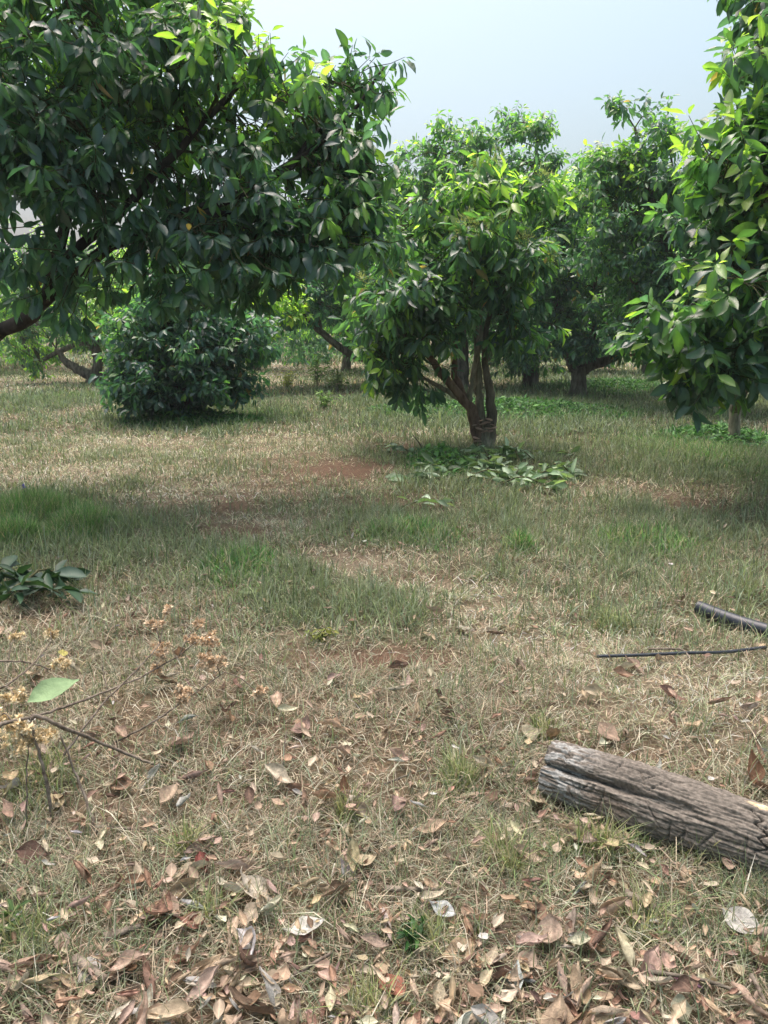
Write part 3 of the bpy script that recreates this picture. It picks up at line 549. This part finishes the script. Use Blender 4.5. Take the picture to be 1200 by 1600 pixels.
# violet flower in the tall grass
fb = gp(42, 806, .26); fl = thing('wild_flower', 'tiny violet flower blooming in the lush tall grass', 'flower', fb-np.array([0, 0, .26])); g = Geo(); g.tube([(0, 0, 0), (.01, 0, .14), (0, 0, .25)], .002, 4); obj('stem', g.mesh('stem', M_TWIG), fl)
r = rng_(9); g = place_leaves(np.tile([0, 0, .25], (9, 1)).astype(float), r.normal(0, 1, (9, 3)), r.normal(0, 1, (9, 3)), np.full(9, .026), np.ones((9, 3)), 2, r, 1.6); g.c = []; obj('petals', g.mesh('petals', M_VIOLET), fl)

def cut_branch(label, px, py, ang, Ln, n, lf, pal, seed, group, h=.1, up=.1):
    r = rng_(seed); b = gp(px, py, .02); root = thing('cut_branch', label, 'branch', b, group)
    d = np.array([math.cos(ang), math.sin(ang), up]); c = spline([np.zeros(3), d*Ln*.5+[0, 0, h], d*Ln], 9); g = Geo(); g.tube(c, np.linspace(.009, .004, 9), 5, .1, seed); obj('stem', g.mesh('stem', M_TWIG), root)
    t = r.integers(2, 9, n); P = c[t]+r.normal(0, .025, (n, 3)); P[:, 2] = np.abs(P[:, 2])*.6+.02
    D = r.normal(0, 1, (n, 3))*[1, 1, .3]+d*.5; N = r.normal(0, .8, (n, 3))+[0, 0, 1]
    obj('foliage', place_leaves(P, D, N, lf*(.7+.5*r.random(n)), pal[r.integers(0, len(pal), n)]*(.7+.6*r.random((n, 1))), 0, r, .95).mesh('foliage', M_CUT), root)
WILT = np.array([[.20, .29, .18], [.28, .37, .25], [.12, .18, .10], [.34, .42, .30], [.08, .13, .065]])
DK = np.array([[.028, .06, .035], [.035, .075, .04], [.05, .085, .06]])
hp = 'cut leafy branches heaped round the forked trunk'
spots = [(700, 748, 'flat pale leafed cut branch at the near edge of the heap'), (735, 752, 'wilted cut branch right below the forked trunk'), (765, 742, 'cut branch in the thick of the heap, leaves piled upright'), (800, 740, 'cut branch with long upturned pale leaves on the heap'),
         (835, 750, 'cut branch with broad pale leaves at the front corner of the heap'), (865, 738, 'thin cut branch trailing off the far end of the heap'), (780, 722, 'dark leafed cut branch leaning on the trunk foot'), (825, 722, 'cut branch lying across the back of the heap'),
         (750, 728, 'pale cut branch touching the foot of the trunk'), (850, 720, 'small cut branch behind the heap on dry grass'), (720, 735, 'green cut branch beside the leafy ground cover'), (790, 758, 'long leaved cut branch at the front middle of the heap'), (815, 756, 'cut branch with drooping leaf over the bare soil')]
for i, (px, py, lab) in enumerate(spots):
    cut_branch(lab, 762+(px-775)*1.0, py+4, rng_(500+i).random()*6.28,   .36+.2*rng_(600+i).random(), 34, .175, WILT, 700+i, hp, .07+.07*rng_(900+i).random(), .04)
cut_branch('small heap of cut twigs with a few wilted leaves left of the trunk', 650, 712, 2.6, .6, 12, .16, WILT*.7, 730, 'cut twigs lying on the bare soil', .05)
cut_branch('lone cut sprig lying on the grass before the leaf heap', 620, 798, .3, .4, 10, .15, WILT*.9, 731, 'cut twigs lying on the bare soil', .03)
cut_branch('wilted sprig lying apart at the far end of the leaf heap', 905, 716, 3.0, .45, 9, .17, WILT*.8, 732, 'cut twigs lying on the bare soil', .04)
for i, (px, py, a_, lab) in enumerate([(-12, 960, .35, 'glossy dark green cut branch lying at the edge below the tall grass'), (20, 948, 1.0, 'dark cut branch with upright leaves by the tall grass'), (-28, 925, -.2, 'dark bluish cut branch half out of view below the tall grass')]):
    cut_branch(lab, px, py, a_,   .36, 24, .165, DK, 740+i, 'dark leafy cuttings by the tall grass', .12, .16)
g = Geo(); b = gp(660, 706); tt = thing('bare_twig', 'bare dark twig sticking up from the soil left of the forked trunk', 'twig', b, 'bare twigs on the ground'); g.tube(spline([(0, 0, 0), (-.03, 0, .1), (-.13, .02, .22)], 8), np.linspace(.012, .006, 8), 6, .1); obj('stem', g.mesh('stem', M_BARK), tt)

# ------------------------------------------------------------------ log
def make_log():
    pL = gp(858, 1236); pR = gp(1236, 1372); d = pR-pL; d[2] = 0; Ln = np.linalg.norm(d)+.25; d = norm(d); sd = np.cross([0, 0, 1], d)
    root = thing('fallen_log', 'weathered grey log with a split running along it, lying in the grass', 'log', pL)
    n, k = 420, 260; tv = np.linspace(0, 1, n); a = np.arange(k)/k*2*np.pi; r = rng_(77); V = np.zeros((n, k, 3)); col = np.zeros((n, k, 3))
    CR = [(r.random()*Ln, 1+2.3*r.random(), .1+.2*r.random(), .06*r.normal()) for _ in range(38)]; LC = [(r.random()*Ln, .8+2.4*r.random(), .05+.12*r.random()) for _ in range(22)]
    rn = fbm(np.arange(400)[:, None]*.05, np.arange(k)[None]*.9, 1, 3)
    for i, t in enumerate(tv):
        x = t*Ln; R = .092+.010*math.sin(t*5)+.022*t
        m_ = max(0, 1-t/.55)**.7                       # two joined stems that merge
        ga = 2.5-.25*t                                  # direction of the split, facing up and forward
        dist = np.abs((a-ga+np.pi) % (2*np.pi)-np.pi)
        groove = m_*.42*np.exp(-((dist+.05*np.sin(x*40))/.11)**2)+.10*np.exp(-(dist/.5)**2)*m_
        lobe = 1+.06*m_*np.exp(-((dist-.75)/.45)**2)
        st = fbm(np.full(k, x*2.6), np.cos(a)*6+9, 3.2, 5, 3)*.6+vnoise(np.full(k, x*9)+np.sin(a*5), a*22, 1, 2)*.4
        fine = vnoise(np.full(k, x*16)+a*3, a*34+.8*np.sin(x*21), 1, 6)
        rad = R*lobe*(1-groove)+(st-.5)*.006+(fbm(np.full(k, x*9), a*5, 3, 11, 3)-.5)*.012+(fine-.5)*.004-.008*np.clip(fine-.72, 0, 1)*4*(st < .5)
        crack = np.exp(-((x-(Ln*.66+.02*np.sin(a*3)+.012*np.sin(a*17)))/.0035)**2)*np.clip(1.1-np.abs(a-2.2), 0, 1); rad -= crack*.022
        for x0, a0, wa, dx in CR: rad -= .009*np.exp(-((x-x0-dx*(a-a0))/.0035)**2-((a-a0)/wa)**2)
        for x0, a0, lx in LC: rad -= .006*np.exp(-((x-x0)/lx)**4-((a-a0-.25*np.sin(x*9+x0*50)*.3)/.03)**2)
        kn = np.exp(-(((x-Ln*.40)/.04)**2+((a-1.5)/.2)**2)); rad -= kn*.022
        plate = np.exp(-(((x-Ln*.24)/.07)**2)**2)*np.exp(-(((a-3.05)/.3)**2)**2); rad -= plate*.012
        V[i] = x*d+(np.cos(a)*rad)[:, None]*(-sd)*-1+(np.sin(a)*rad)[:, None]*np.array([0, 0, 1])
        V[i, :, 2] += .092
        base = np.array([.165, .145, .122])[None]*(.65+.6*st)[:, None]*(.82+.36*fine)[:, None]
        lich = np.exp(-((x-.05)/.09)**2)*(vnoise(np.full(k, x*40), a*12, 1, 9) > .45)
        base = base*(1-.5*lich[:, None])+np.array([.42, .44, .43])*.5*lich[:, None]
        scar = np.exp(-((((x-Ln*.655)/.045)**2)+((a-1.35)/.2)**2)**3); base = base*(1-scar[:, None])+np.array([.62, .48, .31])*scar[:, None]
        under = plate; base = base*(1-.35*under[:, None])+np.array([.2, .14, .1])*.35*under[:, None]
        col[i] = base
    # a runs from +side (away) over the top; flip so that a=pi faces the camera
    idx = np.arange(n*k).reshape(n, k); A = idx[:-1]; B = np.roll(A, -1, 1); D_ = idx[1:]; E = np.roll(D_, -1, 1); Q = np.stack([A, D_, E, B], -1).reshape(-1, 4)
    m, nn, l, p, o = mat('log_bark'); at_ = nn.new('ShaderNodeAttribute'); at_.attribute_name = 'col'; tx = nn.new('ShaderNodeTexCoord'); no = nn.new('ShaderNodeTexNoise'); no.inputs['Scale'].default_value = 90; no.inputs['Detail'].default_value = 6
    l.new(tx.outputs['Object'], no.inputs[0]); mr = nn.new('ShaderNodeMapRange'); mr.inputs[1].default_value = .3; mr.inputs[2].default_value = .7; mr.inputs[3].default_value = .55; mr.inputs[4].default_value = 1.35; l.new(no.outputs[0], mr.inputs[0])
    mx = nn.new('ShaderNodeMix'); mx.data_type = 'RGBA'; mx.blend_type = 'MULTIPLY'; mx.inputs[0].default_value = 1; l.new(at_.outputs[0], mx.inputs[6]); l.new(mr.outputs[0], mx.inputs[7]); l.new(mx.outputs[2], p.inputs['Base Color'])
    p.inputs['Roughness'].default_value = .9; p.inputs['Specular IOR Level'].default_value = .2; bb = nn.new('ShaderNodeBump'); bb.inputs['Strength'].default_value = .5; bb.inputs['Distance'].default_value = .004; l.new(no.outputs[0], bb.inputs['Height']); l.new(bb.outputs[0], p.inputs['Normal'])
    obj('bark', npmesh('bark', V.reshape(-1, 3), Q, m, col.reshape(-1, 3)), root)
    for i, nm in ((0, 'cut_end'), (n-1, 'cut_end')):
        ring = V[i]; c = ring.mean(0); VV = [c]; CC = [(.1, .09, .08)]; T = []
        for j in range(1, 7):
            f = j/6; q = c+(ring-c)*f*.995+(d*(-.004 if i == 0 else .004))*(1-f)+d*.012*(r.random((k, 1))-.5)*(f < .99); VV += list(q); CC += [tuple(np.array([.17, .16, .15])*(.5+.5*(j % 2))*.8)]*k
        for j in range(k):
            j2 = (j+1) % k; T.append((0, 1+j, 1+j2))
            for q in range(5): s = 1+q*k; T += [(s+j, s+k+j, s+k+j2), (s+j, s+k+j2, s+j2)]
        obj(nm, npmesh(nm, np.array(VV), np.array(T), m, np.array(CC), False), root)
    return pL, d, Ln
LOGP, LOGD, LOGN = make_log()

# ------------------------------------------------------------------ pipe, hose, sticks
def pipe(name, label, P, R, cat, hollow, m=M_PIPE, group=None):
    P = np.asarray(P, float); root = P[0].copy(); g = Geo(); c = spline(P-root, 24)
    g.tube(c, R, 20, 0, 0, not hollow)
    if hollow: g.tube(c, R*.86, 20, 0, 0, True); k = 20
    if hollow:
        T = np.gradient(c, axis=0)[0]; n0 = g.V[0][:20]; n1 = g.V[1][:20]; j = np.arange(20); j2 = (j+1) % 20
        g.add(np.vstack([n0, n1]), np.concatenate([np.stack([j, 20+j, 20+j2], -1), np.stack([j, 20+j2, j2], -1)]))
        g.V[1][-2] += T/np.linalg.norm(T)*.25
    o = obj(name, g.mesh(name, m), label=label, category=cat); o.location = root
    if group: o['group'] = group
    return o
pipe('plastic_pipe', 'thick black plastic pipe with an open end lying in dry grass', [gp(1090, 962, .05), gp(1150, 985, .05), gp(1220, 1003, .04), gp(1300, 1020, .035)], .037, 'pipe', True)
pipe('drip_hose', 'thin black irrigation hose lying straight on pale straw', [gp(932, 1044, .06), gp(1000, 1042, .06), gp(1070, 1037, .055), gp(1130, 1034, .05), gp(1195, 1026, .05)], .0078, 'hose', False)
def stick(label, pts, R, m=M_STICK, z=.035, name='dry_stick'):
    P = np.array([gp(*q[:2], q[2] if len(q) > 2 else z) for q in pts]); root = P[0].copy(); g = Geo(); c = spline(P-root, 14); g.tube(c, np.linspace(R, R*.5, 14), 6, .15, int(pts[0][0])); o = obj(name, g.mesh(name, m), label=label, category='stick', group='dry sticks on the ground'); o.location = root
stick('pale forked twig lying across the thin black hose', [(1012, 1029, .05), (1062, 1033, .06), (1078, 1046, .05), (1102, 1062, .04)], .006, z=.05)
stick('short dark stick in the litter left of the sunlit tuft', [(600, 1405), (690, 1408)], .010)
stick('thick pale rolled stem piece near the bottom corner of litter', [(165, 1487, .04), (222, 1472, .05)], .013)
stick('pale broken stem piece lying below the rolled one', [(120, 1520, .04), (168, 1552, .04)], .015)
stick('bent brown stick crossing the litter under the log', [(1010, 1545, .05), (1100, 1560, .05), (1195, 1590, .04)], .006, M_BARK)
stick('light stripped stick lying beneath the middle of the log', [(975, 1415, .04), (1022, 1438, .04)], .014)
stick('thin dark stick on bare ground left of the log end', [(600, 1238, .03), (650, 1218, .03), (690, 1208, .03)], .004, M_BARK)
stick('curved thin stick at the foot of the dried weed', [(150, 1305, .03), (220, 1309, .03)], .006)
stick('thin straw stick lying below the pale broad leaf', [(460, 1545, .04), (520, 1515, .05)], .006)
stick('slender pale stick standing out of the litter past the log', [(1170, 1550, .05), (1199, 1600, .04)], .007)
stick('dark thin twig by the lone fallen orange leaf', [(440, 1222, .03), (448, 1165, .06)], .004, M_BARK)

# ------------------------------------------------------------------ dried weed with flower heads
def dried_weed():
    root_p = gp(85, 1297); root = thing('dried_weed', 'tall dried weed with brown stems and tan flower heads leaning over litter', 'weed', root_p)
    nod = at(47, 1122, 2.22)
    stems = [([root_p+[0, 0, -.03], at(70, 1210, 2.17), at(56, 1160, 2.2), nod], .006), ([gp(152, 1305), at(125, 1225, 2.2), at(93, 1145, 2.24)], .0055), ([nod, at(60, 1120, 2.24), at(95, 1135, 2.27), at(160, 1162, 2.4), at(220, 1187, 2.45), gp(257, 1206, .02)], .008),
             ([nod, at(90, 1108, 2.35), at(150, 1086, 2.5), at(215, 1060, 2.65), at(280, 1025, 2.8)], .005), ([at(100, 1180, 2.26), at(160, 1100, 2.45), at(220, 1040, 2.6), at(250, 1005, 2.7)], .004), ([gp(180, 1168, .02), at(230, 1133, 2.6), at(280, 1100, 2.7), at(350, 1050, 2.85)], .004),
             ([at(-40, 1150, 2.1), at(10, 1130, 2.18), nod], .008), ([at(-30, 1095, 2.5), at(25, 1060, 2.6), at(60, 1028, 2.75), at(80, 1000, 2.85)], .004), ([at(-20, 1032, 2.7), at(40, 1035, 2.75), at(78, 1046, 2.75)], .004), ([gp(40, 1310), at(42, 1220, 2.15), at(45, 1160, 2.2)], .003), ([at(160, 1040, 2.7), at(168, 1075, 2.65), at(205, 1118, 2.6)], .0025),
             ([gp(258, 1206, .02), at(290, 1180, 2.55), at(330, 1155, 2.65)], .0025)]
    SPTS = []
    for P, R in stems:
        g = Geo(); c = spline(np.array(P)-root_p, 22); c[1:-1] += rng_(len(P)).normal(0, .0015, (20, 3)); SPTS += list(c); g.tube(c, np.linspace(R, R*.55, 22), 7, .15, 3); obj('stem', g.mesh('stem', M_STICK), root)
    heads = [(262, 956, 2.85, .022, 3), (240, 975, 2.75, .028, 4), (252, 1018, 2.75, .04, 7), (245, 1043, 2.75, .026, 4), (312, 975, 2.9, .018, 3), (300, 1000, 2.85, .028, 4), (330, 1000, 2.85, .034, 6), (330, 1032, 2.8, .055, 10), (285, 1085, 2.7, .042, 8), (405, 1085, 2.8, .03, 5), (25, 1150, 2.2, .07, 15), (70, 1152, 2.22, .04, 8), (25, 995, 2.85, .025, 4), (80, 990, 2.9, .03, 5),
             (95, 1040, 2.7, .028, 4), (22, 1085, 2.45, .035, 6), (0, 1120, 2.25, .03, 4), (100, 1034, 2.72, .02, 3)]
    for hi, (px, py, Y, R, n) in enumerate(heads):
        r = rng_(300+hi); p = at(px, py, Y)-root_p; q = Geo()
        for k in range(int(n*2.6)):
            c = p+norm(r.normal(0, 1, 3))*R*r.random()**.5*np.array([1.2, .9, .9]); m_ = 34; dd = norm(r.normal(0, 1, (m_, 3))+[0, 0, .25])
            tint = np.array([[.60, .475, .33], [.50, .38, .26], [.70, .58, .43]])[k % 3] if px > 150 else np.array([[.64, .54, .36], [.54, .44, .27], [.73, .65, .47]])[k % 3]
            g = place_leaves(c+dd*.002, dd, r.normal(0, 1, (m_, 3)), .008+.010*r.random(m_), tint*(.65+.7*r.random((m_, 1))), 2, r, 1.5); q.add(np.vstack(g.V), np.vstack(g.T), np.vstack(g.c))
        sp = np.array(SPTS); dd = ((sp-p)**2).sum(1); q0 = sp[int(np.argmin(dd))]; gs = Geo(); gs.tube(spline([q0, q0*.5+p*.5+[0, 0, .02], p], 9), np.linspace(.0025, .0015, 9), 5, .1, hi); obj('stem', gs.mesh('stem', M_STICK), root)
        obj('flower_head', q.mesh('flower_head', M_DRYFLOWER), root)
    return root
dried_weed()

# ------------------------------------------------------------------ fallen leaves
def litter_material():
    m, n, l, p, o = mat('dead_leaf'); oi = n.new('ShaderNodeObjectInfo'); tx = n.new('ShaderNodeTexCoord'); no = n.new('ShaderNodeTexNoise'); no.inputs['Scale'].default_value = 4.5; no.inputs['Detail'].default_value = 7; no.inputs['Roughness'].default_value = .7
    mp = n.new('ShaderNodeMapping'); ad = n.new('ShaderNodeVectorMath'); ad.operation = 'MULTIPLY_ADD'; l.new(tx.outputs['Object'], ad.inputs[0]); ad.inputs[1].default_value = (1, 1, 1); l.new(oi.outputs['Random'], ad.inputs[2]); l.new(ad.outputs[0], no.inputs[0])
    mr = n.new('ShaderNodeMapRange'); mr.inputs[1].default_value = .3; mr.inputs[2].default_value = .72; mr.inputs[3].default_value = .5; mr.inputs[4].default_value = 1.25; l.new(no.outputs[0], mr.inputs[0])
    a = n.new('ShaderNodeAttribute'); a.attribute_name = 'col'
    mx = n.new('ShaderNodeMix'); mx.data_type = 'RGBA'; mx.blend_type = 'MULTIPLY'; mx.inputs[0].default_value = 1; l.new(oi.outputs['Color'], mx.inputs[6]); l.new(mr.outputs[0], mx.inputs[7])
    m2 = n.new('ShaderNodeMix'); m2.data_type = 'RGBA'; m2.blend_type = 'MULTIPLY'; m2.inputs[0].default_value = 1; l.new(mx.outputs[2], m2.inputs[6]); l.new(a.outputs[0], m2.inputs[7]); l.new(m2.outputs[2], p.inputs['Base Color'])
    p.inputs['Roughness'].default_value = .65; p.inputs['Specular IOR Level'].default_value = .3
    t = n.new('ShaderNodeBsdfTranslucent'); l.new(m2.outputs[2], t.inputs[0]); s = n.new('ShaderNodeMixShader'); s.inputs[0].default_value = .2; l.new(p.outputs[0], s.inputs[1]); l.new(t.outputs[0], s.inputs[2]); l.new(s.outputs[0], o.inputs[0])
    b = n.new('ShaderNodeBump'); b.inputs['Strength'].default_value = .4; b.inputs['Distance'].default_value = .05; l.new(no.outputs[0], b.inputs['Height']); l.new(b.outputs[0], p.inputs['Normal'])
    return m
M_DEAD = litter_material()
def dead_leaf_geo(r, roll, bow, wide, nu=12, nv=9):
    V = []; cc = []; tear = r.random()*.5; tw = r.normal(0, .5)
    for i in range(nu):
        t = i/(nu-1); wv = wide*math.sin(math.pi*min(1, max(0, (t-.03)/.97))**.9)**.75*(1+.07*math.sin(t*11+tear*9)+.05*(r.random()-.5))
        if i == 0: wv = .015
        if i == nu-1: wv = .01
        yb = math.sin((t-.5)*bow)/max(abs(bow), .01)*1.0 if abs(bow) > .05 else t-.5; zb = (1-math.cos((t-.5)*bow))/max(abs(bow), .01)
        for j in range(nv):
            u = (j/(nv-1)*2-1); a = u*roll*.5*(1+.4*math.sin(t*5+tw)); Rr = wv/max(roll*.5, .05)
            x = Rr*math.sin(a); z = Rr*(1-math.cos(a)); q = tw*(t-.5); V.append((x*math.cos(q)-z*math.sin(q)*.5, yb, zb+z*math.cos(q)+x*math.sin(q)+.006*r.normal()+.02*math.sin(t*9+u*4+tear*8)))
            mid = abs(u) < .05; vein = .85 if (int(t*16+abs(u)*5) % 2) else 1.0; cc.append(1.25 if mid else vein)
    idx = np.arange(nu*nv).reshape(nu, nv); Q = np.stack([idx[:-1, :-1], idx[:-1, 1:], idx[1:, 1:], idx[1:, :-1]], -1).reshape(-1, 4)
    V = np.array(V); V[:, 2] -= np.quantile(V[:, 2], .15); return V, Q, np.repeat(np.array(cc)[:, None], 3, 1)
VAR = []
for k in range(27):
    r = rng_(800+k); sh = ['curled', 'curled', 'rolled', 'flat', 'rolled', 'curled', 'curled', 'rolled', 'rolled'][k % 9]
    roll = {'flat': .35+.5*r.random(), 'curled': 1.9+1.2*r.random(), 'rolled': 3.8+1.8*r.random()}[sh]
    V, Q, cc = dead_leaf_geo(r, roll, r.normal(0, 1.2), .20+.08*r.random()); VAR.append((sh, npmesh('fallen_leaf', V, Q, M_DEAD, cc), V, Q, cc))
COLS = [('tan', (.48, .365, .255), .32), ('russet', (.33, .21, .145), .14), ('pinkish brown', (.45, .335, .26), .15), ('pale straw coloured', (.57, .48, .35), .22), ('dark brown', (.19, .125, .085), .07), ('silvery grey', (.50, .49, .45), .05)]
GL = 'fallen leaves on the dry grass'
MARK = [('the grey log', gp(1000, 1330)), ('the split end of the log', gp(850, 1260)), ('the dried weed stems', gp(110, 1250)), ('the tan flower heads', gp(300, 1060)), ('the thin black hose', gp(1010, 1045)), ('the thick black pipe', gp(1140, 985)), ('the sunlit grass tuft', gp(720, 1225)),
        ('the big pale leaf', gp(405, 1412)), ('the stripped stick', gp(995, 1425)), ('the pale stem pieces', gp(160, 1515)), ('the dark seedling', gp(655, 1490)), ('the bare brown soil', gp(560, 1035)), ('the short dark stick', gp(640, 1405)), ('the dark leafy cuttings', gp(40, 930)), ('the bent brown stick', gp(1100, 1560))]
def put_leaf(k, p, size, colr, label, r, tilt=.42):
    sh, me, *_ = VAR[k]; o = bpy.data.objects.new('fallen_leaf', me); C.collection.objects.link(o); o.location = p; o.scale = (size,)*3
    o.rotation_euler = (r.normal(0, tilt), r.normal(0, tilt), r.random()*6.28); o.color = (*colr, 1); o['label'] = label; o['category'] = 'leaf'; o['group'] = GL; return o
r = rng_(901)
special = [(82, 1078, .17, (.27, .40, .20), 'large pale green leaf propped on the dried weed stems', 0, .09), (405, 1412, .13, (.56, .50, .40), 'broad pale beige leaf lying flat in the open litter', 3, .04), (537, 1250, .10, (.36, .2, .12), 'lone orange brown leaf standing up on straw', 1, .04), (475, 1475, .11, (.62, .6, .54), 'whitish grey pointed leaf leaning on the litter', 6, .05),
           (1160, 1468, .12, (.6, .58, .53), 'silver leaf under the far end of the log', 9, .05), (800, 1555, .10, (.5, .55, .52), 'bluish grey flat leaf near the bottom edge', 12, .04), (950, 1160, .12, (.36, .26, .19), 'flat brown leaf lying just beyond the log', 15, .04), (1172, 1228, .13, (.36, .2, .12), 'upright russet leaf standing behind the log', 18, .07),
           (835, 1270, .10, (.52, .44, .3), 'pale leaf hanging on the grass below the split log end', 21, .05), (880, 1565, .13, (.4, .3, .24), 'wide pinkish beige leaf folded near the bottom edge', 4, .04), (610, 1560, .10, (.36, .15, .10), 'dark red leaf close to the bottom edge', 24, .04), (1070, 1558, .08, (.5, .28, .38), 'mauve pink crumpled leaf by the bent brown stick', 7, .04),
           (100, 1040, .07, (.5, .46, .14), 'yellow leaf under the pale green one', 0, .06), (302, 1460, .09, (.4, .2, .15), 'reddish leaf lying flat in straw', 3, .04), (318, 1368, .08, (.34, .12, .1), 'deep red leaf curling beside straw coloured leaf', 1, .04), (388, 932, .14, (.25, .33, .16), 'green yellow fallen leaf lying on green grass', 6, .03), (722, 990, .12, (.45, .42, .33), 'grey leaf lying alone on pale straw', 9, .03), (690, 1440, .08, (.55, .58, .57), 'light blue grey leaf beside the short dark stick', 12, .04)]
for px, py, sz, c_, lab, k, z in special:
    o = put_leaf(k if 'standing' in lab or 'curl' in lab or 'fold' in lab or 'crumpled' in lab else (3, 12, 21)[k % 3], gp(px, py, z), sz, c_, lab, r, .2)
    if 'propped' in lab:
        p0 = at(124, 1062, 2.52); D = at(44, 1100, 2.42)-p0; q = place_leaves(p0[None], D[None], np.array([[.1, -.45, .9]]), np.array([np.linalg.norm(D)]), np.ones((1, 3)), 0, rng_(2), 1.45)
        o.data = npmesh('fallen_leaf', np.vstack(q.V)-p0, np.vstack(q.T), M_DEAD, np.minimum(np.vstack(q.c), 1.15)); o.location = p0; o.rotation_euler = (0, 0, 0); o.scale = (1, 1, 1)
    if 'standing' in lab: o.rotation_euler = (1.1, .1, .2)
N_IND = 300-len(special); pts = []
while len(pts) < N_IND:
    py = 1640-(r.random()**1.3)*680; px = r.random()*1260-30
    if py < 1080 and r.random() < .45: continue
    if 840 < px and abs((py-1236)-(px-858)*.36) < 75 and py < 1420: continue
    cl = vnoise(px, py, .016, 3)
    if r.random() > .25+cl*1.1: continue
    pts.append((px, py))
names = np.array([c[2] for c in COLS]); names /= names.sum()
EXTRA = Geo()
def cast(px, py, r):
    p = gp(px, py); near = min(1, max(0, (py-950)/500))
    ci = r.choice(len(COLS), p=names); cn, cv, _ = COLS[ci]; k = int(r.integers(0, 27)); sh = VAR[k][0]
    cv = tuple(np.clip(np.array(cv)*(.8+.45*r.random())*np.array([1, 1+.04*r.normal(), 1+.05*r.normal()]), 0, .6)); p[2] += .025+.04*r.random(); return p, cn, cv, k, sh
for px, py in pts:
    p, cn, cv, k, sh = cast(px, py, r)
    sz = (.062+.068*r.random())
    ds = [np.linalg.norm((p-q)[:2]) for _, q in MARK]; mk = MARK[int(np.argmin(ds))][0]; dd = min(ds)
    where = ('right next to ' if dd < .15 else 'close to ' if dd < .35 else 'a short way from ' if dd < .8 else 'far from ')+mk
    big = 'big ' if sz > .112 else 'small ' if sz < .075 else ''
    put_leaf(k, p, sz, cv, f'{big}{sh} {cn} leaf {where}', r)
# the countless bits of broken leaf and straw, one mass
V_, Q_, C_ = [], [], []; nv = 0
for i in range(4200):
    py = 1660-(r.random()**1.5)*900; px = r.random()*2000-400
    if py > 1000 and r.random() < .2: pass
    p, cn, cv, k, sh = cast(px, py, r); _, _, V, Q, cc = VAR[k]; sz = .02+.045*r.random()**1.6
    a = r.random()*6.28; q = V*sz*np.array([1, 1, .8]); R2 = np.array([[math.cos(a), -math.sin(a), 0], [math.sin(a), math.cos(a), 0], [0, 0, 1]]); tl = r.normal(0, .4); R1 = np.array([[1, 0, 0], [0, math.cos(tl), -math.sin(tl)], [0, math.sin(tl), math.cos(tl)]])
    V_.append(q@R1.T@R2.T+p); Q_.append(Q+nv); nv += len(V); C_.append(cc*np.array(cv))
me = npmesh('leaf_litter', np.vstack(V_), np.vstack(Q_), M_DEAD, np.vstack(C_)); obj('leaf_litter', me, kind='stuff', label='broken bits of dead leaves scattered over the grass', category='leaf litter')

# ------------------------------------------------------------------ haze in the air
m = bpy.data.materials.new('hazy_air'); m.use_nodes = True; n = m.node_tree.nodes; n.remove(n['Principled BSDF'])
v = n.new('ShaderNodeVolumePrincipled'); v.inputs['Color'].default_value = (.88, .94, 1, 1); v.inputs['Density'].default_value = .0009; v.inputs['Anisotropy'].default_value = .2
m.node_tree.links.new(v.outputs[0], n['Material Output'].inputs['Volume'])
bv = [(x, y, z) for z in (-2.5, 9.5) for x, y in ((-70, -12), (70, -12), (70, 75), (-70, 75))]
hm = bpy.data.meshes.new('haze'); hm.from_pydata(bv, [], [(3, 2, 1, 0), (4, 5, 6, 7), (0, 1, 5, 4), (1, 2, 6, 5), (2, 3, 7, 6), (3, 0, 4, 7)]); hm.materials.append(m)
obj('haze', hm, kind='stuff', label='thin bright haze in the orchard air', category='haze')
